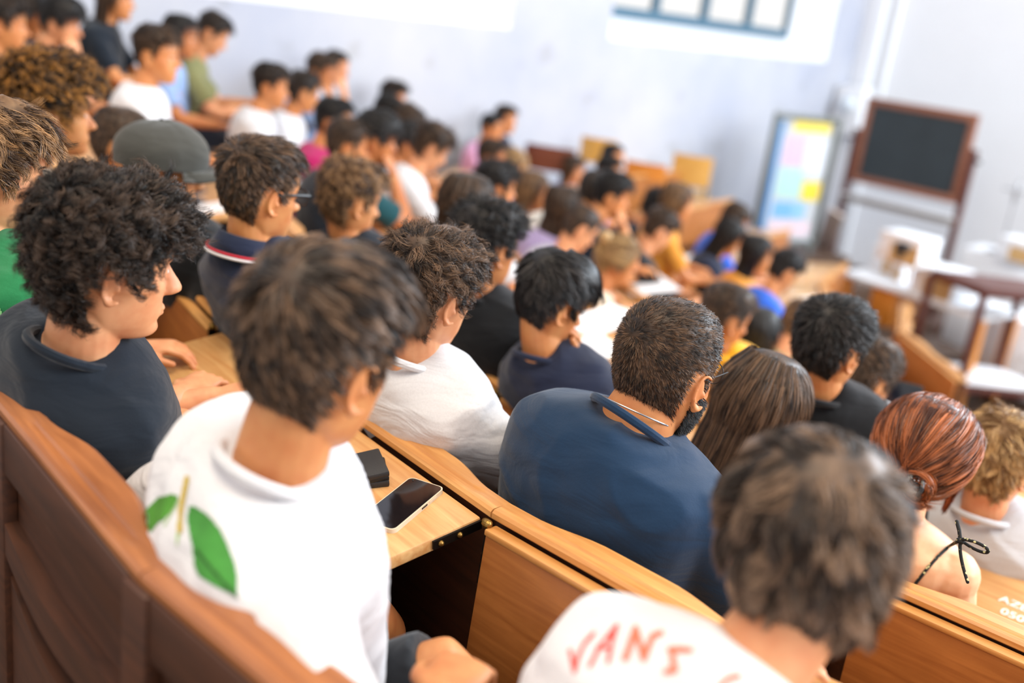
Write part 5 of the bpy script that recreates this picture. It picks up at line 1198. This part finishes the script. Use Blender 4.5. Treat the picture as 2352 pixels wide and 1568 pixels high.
# ------------------------------------------------------------------ the front of the hall
TL, BR = at_y(1997, 222, 12.0), at_y(2222, 474, 12.0); x0, x1, zt, zb = TL[0], at_y(2250, 268, 12.0)[0], TL[2], at_y(1945, 412, 12.0)[2]
bb = empty('blackboard', Matrix.Translation(((x0 + x1) / 2, 12.0, 0))); tag(bb, 'revolving blackboard in a brown wooden frame on a stand', 'blackboard')
hw = (x1 - x0) / 2; fw = .085
SLATE = plain('slate', (52, 62, 68), .7, var=.5, scale=3)
MB().box(-hw + fw, hw - fw, -.012, .012, zb + fw, zt - fw).build('slate_panel', SLATE, bb)
for nm, bx_ in (('frame_top', (-hw, hw, -.03, .03, zt - fw, zt)), ('frame_bottom', (-hw, hw, -.03, .03, zb, zb + fw)), ('frame_side', (-hw, -hw + fw, -.03, .03, zb + fw, zt - fw)), ('frame_side', (hw - fw, hw, -.03, .03, zb + fw, zt - fw))): MB().box(*bx_).build(nm, M['frame_wood'], bb, bevel=.006)
zm = (zt + zb) / 2
for sx in (-1, 1):
    MB().box(sx * (hw + .045) - .035, sx * (hw + .045) + .035, -.04, .04, 0, zm + .12).build('upright', M['mahogany'], bb, bevel=.006)
    MB().box(sx * (hw + .045) - .04, sx * (hw + .045) + .04, -.38, .38, 0, .09).build('foot', M['mahogany'], bb, bevel=.008)
    g = MB(); g.tube([(sx * (hw - .01), 0, zm), (sx * (hw + .12), 0, zm)], .022, 10); g.build('pivot_knob', M['iron'], bb, smooth=True)
MB().box(-hw - .04, hw + .04, -.05, .05, zb - .24, zb - .16).build('cross_rail', plain('grey_wood', (150, 140, 132), .6), bb, bevel=.004); MB().box(-hw - .03, hw + .03, -.11, .04, zb - .16, zb - .145).build('chalk_tray', M['white'], bb, bevel=.003)
# framed chart
d_ = nrm([math.sin(math.radians(23)), math.cos(math.radians(23)), 0]); A = at_y(1752, 410, 10.3); nrmv = np.array([d_[1], -d_[0], 0])
def on_chart(px, py): r = ray(px, py); o = np.array([0, 0, CZ]); return o + r * (((A - o) @ nrmv) / (r @ nrmv))
cw = (on_chart(1902, 410) - A) @ d_; ct = on_chart(1840, 263)[2]; cb = on_chart(1815, 560)[2]
Mch = Matrix(((d_[0], -nrmv[0], 0, A[0]), (d_[1], -nrmv[1], 0, A[1]), (0, 0, 1, 0), (0, 0, 0, 1)))
chr_ = empty('wall_chart', Mch); tag(chr_, 'tall glazed frame with a colourful table chart beside the side wall', 'chart')
GF = plain('grey_metal_frame', (112, 116, 112), .45, .3)
for nm, bx_ in (('frame_top', (0, cw, -.05, .03, ct - .05, ct)), ('frame_bottom', (0, cw, -.05, .03, cb, cb + .05)), ('frame_side', (0, .05, -.05, .03, cb + .05, ct - .05)), ('frame_side', (cw - .05, cw, -.05, .03, cb + .05, ct - .05))): MB().box(*bx_).build(nm, GF, chr_, bevel=.004)
MB().box(.03, cw - .03, 0.0, .02, cb + .03, ct - .03).build('backing', plain('chart_paper', (196, 200, 204), .6), chr_)
for lx in (.04, cw - .08): MB().box(lx, lx + .04, -.03, .01, max(0, tier_z(A)), cb).build('post', GF, chr_)
PR = lambda c: plain('chart_ink', c, .7)
iw, ih = cw - .10, ct - cb - .10
for (u0, u1, v0, v1, c) in ((0, .13, 0, .98, (70, 132, 190)), (.28, .92, .90, .99, (236, 214, 96)), (.20, .55, .62, .86, (216, 186, 206)), (.56, .95, .55, .85, (216, 220, 226)), (.20, .62, .36, .60, (178, 216, 206)), (.20, .55, .18, .32, (120, 176, 218)), (.56, .76, .18, .32, (140, 190, 222)), (.20, .9, .04, .16, (232, 206, 214)), (.64, .96, .34, .50, (236, 206, 60))):
    MB().box(.05 + u0 * iw, .05 + u1 * iw, -.004, .001, cb + .05 + v0 * ih, cb + .05 + v1 * ih).build('chart_block', PR(c), chr_)
MB().box(.05, cw - .05, -.022, -.018, cb + .05, ct - .05).build('glazing', M['glass'], chr_)
# speaker box in the corner
sp = at_y(1955, 252, 13.25); spk = empty('wall_speaker', Matrix.Translation(sp)); tag(spk, 'white loudspeaker box mounted in the far corner', 'speaker')
MB().box(-.20, .20, -.14, .14, -.32, .30).build('cabinet', M['white'], spk, bevel=.02)
g = MB(); g.tube([(0, -.139, .06), (0, -.152, .06)], .12, 20); g.build('grille', plain('pale_grille', (206, 214, 222), .6), spk, smooth=True); MB().box(-.05, .05, .13, WY - sp[1] - .01, -.05, .05).build('bracket', M['iron'], spk)
# leaning board
lb0, lb1 = at_z(1862, 640, .02), at_y(1922, 488, 11.2); b_ = MB(); b_.bar(lb0, lb1, .20, .03, up=(0.3, -1, 0)); tag(b_.build('leaning_board', wood('pale_board', (196, 178, 168), (222, 206, 198), .5), bevel=.004), 'pale plank leaning near the blackboard stand', 'plank')
tag(MB().box(-1.1, 0.9, -.55, .45, 0, .16).build('platform', M['walnut'], None, Matrix.Translation((-5.2, 11.6, 0)), bevel=.01), 'low dark wooden platform under the blackboard stand', 'platform')
# demonstration table
t0, t1 = at_z(1930, 622, .9), at_z(2240, 722, .9); dv = nrm((t1 - t0) * np.array([1, 1, 0])); L = np.linalg.norm((t1 - t0)[:2]); pv = np.array([-dv[1], dv[0], 0])
Mt = Matrix(((dv[0], pv[0], 0, t0[0]), (dv[1], pv[1], 0, t0[1]), (0, 0, 1, 0), (0, 0, 0, 1)))
tb_ = empty('demonstration_table', Mt); tag(tb_, 'long table with white top and wooden legs at the front', 'table')
MB().box(-.02, L + .1, 0, .75, .86, .90).build('table_top', M['white'], tb_, bevel=.006)
for lx in (.02, L - .02):
    for ly in (.03, .62): MB().box(lx, lx + .09, ly, ly + .09, 0, .86).build('leg', PLY['orange'], tb_, bevel=.006)
MB().box(.36, .62, .05, .5, .50, .86).build('drawer_box', PLY['orange'], tb_, bevel=.006)
MB().box(.1, L - .1, .08, .66, .16, .19).build('lower_shelf', M['frame_wood'], tb_, bevel=.004)
KRAFT = plain('kraft_card', (206, 166, 110), .75, var=.2, scale=40)
def carton(px, py, z, w_, d2, h, label, ly=0.0):
    p = at_z(px, py, z); c = empty('carton', Matrix(((dv[0], pv[0], 0, p[0]), (dv[1], pv[1], 0, p[1]), (0, 0, 1, z), (0, 0, 0, 1)))); tag(c, label, 'box', 'cartons on the table at the front')
    MB().box(0, w_, 0, d2, 0, h).build('body', M['white'], c, bevel=.006); MB().box(w_ * .30, w_ * .99, -.004, .003, h * .04, h * .72).build('kraft_panel', KRAFT, c); MB().box(-.006, w_ + .006, -.006, d2 + .006, h - .05, h + .006).build('lid', M['white'], c, bevel=.005); return c
carton(1998, 618, .90, .44, .32, .26, 'lower white carton with kraft front at the left of the stack')
carton(2012, 590, 1.166, .42, .32, .26, 'white carton with kraft front on top of the stack')
carton(2085, 668, .90, .42, .32, .28, 'white carton with kraft front nearest the trolley')
carton(2040, 640, .90, .12, .12, .20, 'narrow white carton between the larger ones')
p = at_z(2050, 590, 1.432); p = p + np.array([0, .12, 0]); g = MB(); g.tube([p + np.array([0, 0, 0]), p + np.array([0, 0, .04])], .03, 12); g.tube([p + np.array([-.02, 0, .075]), p + np.array([.05, 0, .075])], .04, 14); tag(g.build('desk_camera', M['black'], smooth=True), 'small black camera on the topmost carton', 'camera')
# dark trolley
q0 = at(2145, 650, 9.0); q1 = at(2262, 668, 8.7); zt_ = q0[2]; q0 = at_z(2142, 628, zt_); q1 = at_z(2262, 672, zt_); q2 = at_z(2420, 690, zt_)
tr = empty('trolley', Matrix.Translation((q1[0], q1[1], 0))); tag(tr, 'dark mahogany trolley frame with shelves at the right of the front table', 'trolley')
c0 = np.array([q1[0], q1[1], 0]); e0 = q0 - q1; e2 = nrm((q2 - q1) * np.array([1, 1, 0])) * .85; cor = [q0 - c0, q1 - c0, q1 - c0 + e2, q0 - c0 + e2]
for c in cor: b_ = MB(); b_.bar((c[0], c[1], 0.05), (c[0], c[1], zt_), .06); b_.build('leg', M['mahogany'], tr, bevel=.006)
for i in range(4):
    b_ = MB(); b_.bar(cor[i], cor[(i + 1) % 4], .05, .07); b_.build('top_rail', M['mahogany'], tr, bevel=.005)
    a_, bq = cor[i].copy(), cor[(i + 1) % 4].copy(); a_[2] = bq[2] = .30; b_ = MB(); b_.bar(a_, bq, .04, .06); b_.build('lower_rail', M['mahogany'], tr, bevel=.005)
for zz, mt_ in ((zt_ + .02, M['mahogany']), (.34, M['white'])): MB().add([(c[0], c[1], zz + h_) for h_ in (0, .02) for c in cor], [(0, 3, 2, 1), (4, 5, 6, 7), (0, 1, 5, 4), (1, 2, 6, 5), (2, 3, 7, 6), (3, 0, 4, 7)]).build('shelf', mt_, tr)
for i in range(4): g = MB(); g.tube([(cor[i][0] - .015, cor[i][1], .025), (cor[i][0] + .015, cor[i][1], .025)], .025, 12); g.build('castor', M['iron'], tr, smooth=True)
# white cabinets behind the trolley
def cab(px, py, Y, w_, d2, h, label, kraft=False):
    p = at_y(px, py, Y); c = empty('cabinet', Matrix.Translation((p[0], Y, 0))); tag(c, label, 'cabinet')
    MB().box(0, w_, 0, d2, 0.06, h).build('body', M['white'], c, bevel=.008); MB().box(.03, w_ - .03, .03, d2 - .03, 0, .06).build('plinth', M['iron'], c)
    for j in range(2): dd = MB().box(.02 + j * w_ / 2, w_ / 2 - .01 + j * w_ / 2, -.018, 0, .10, h - .05).build('door', M['white'], c, bevel=.004); g = MB(); g.tube([(w_ / 2 - .05 + j * .1, -.03, h * .55), (w_ / 2 - .05 + j * .1, -.03, h * .62)], .006, 8); g.build('handle', M['steel'], dd, smooth=True)
    return c
cab(2205, 600, 11.2, 1.5, .5, at_y(2230, 570, 11.2)[2], 'white cabinet against the end wall right of the blackboard')
cab(2265, 760, 10.2, .9, .5, .78, 'low white cabinet behind the dark trolley')
p = at_z(2290, 625, at_y(2230, 570, 11.2)[2]); 
kb = carton(2285, 590, at_y(2230, 570, 11.2)[2], .42, .3, .22, 'kraft-fronted carton on the white cabinet')
p = at_y(2290, 590, 11.25); st = empty('clamp_stand', Matrix.Translation((p[0], 11.3, at_y(2230, 570, 11.2)[2]))); tag(st, 'laboratory clamp stand on the white cabinet', 'stand')
MB().box(-.12, .12, -.08, .08, 0, .02).build('base', M['steel'], st, bevel=.004); g = MB(); g.tube([(0, 0, .02), (0, 0, .78)], .008, 8); g.build('rod', M['steel'], st, smooth=True); g = MB(); g.tube([(-.14, 0, .66), (.16, 0, .66)], .008, 8); g.tube([(0, 0, .56), (0, 0, .72)], .024, 10); g.build('clamp', M['steel'], st, smooth=True)
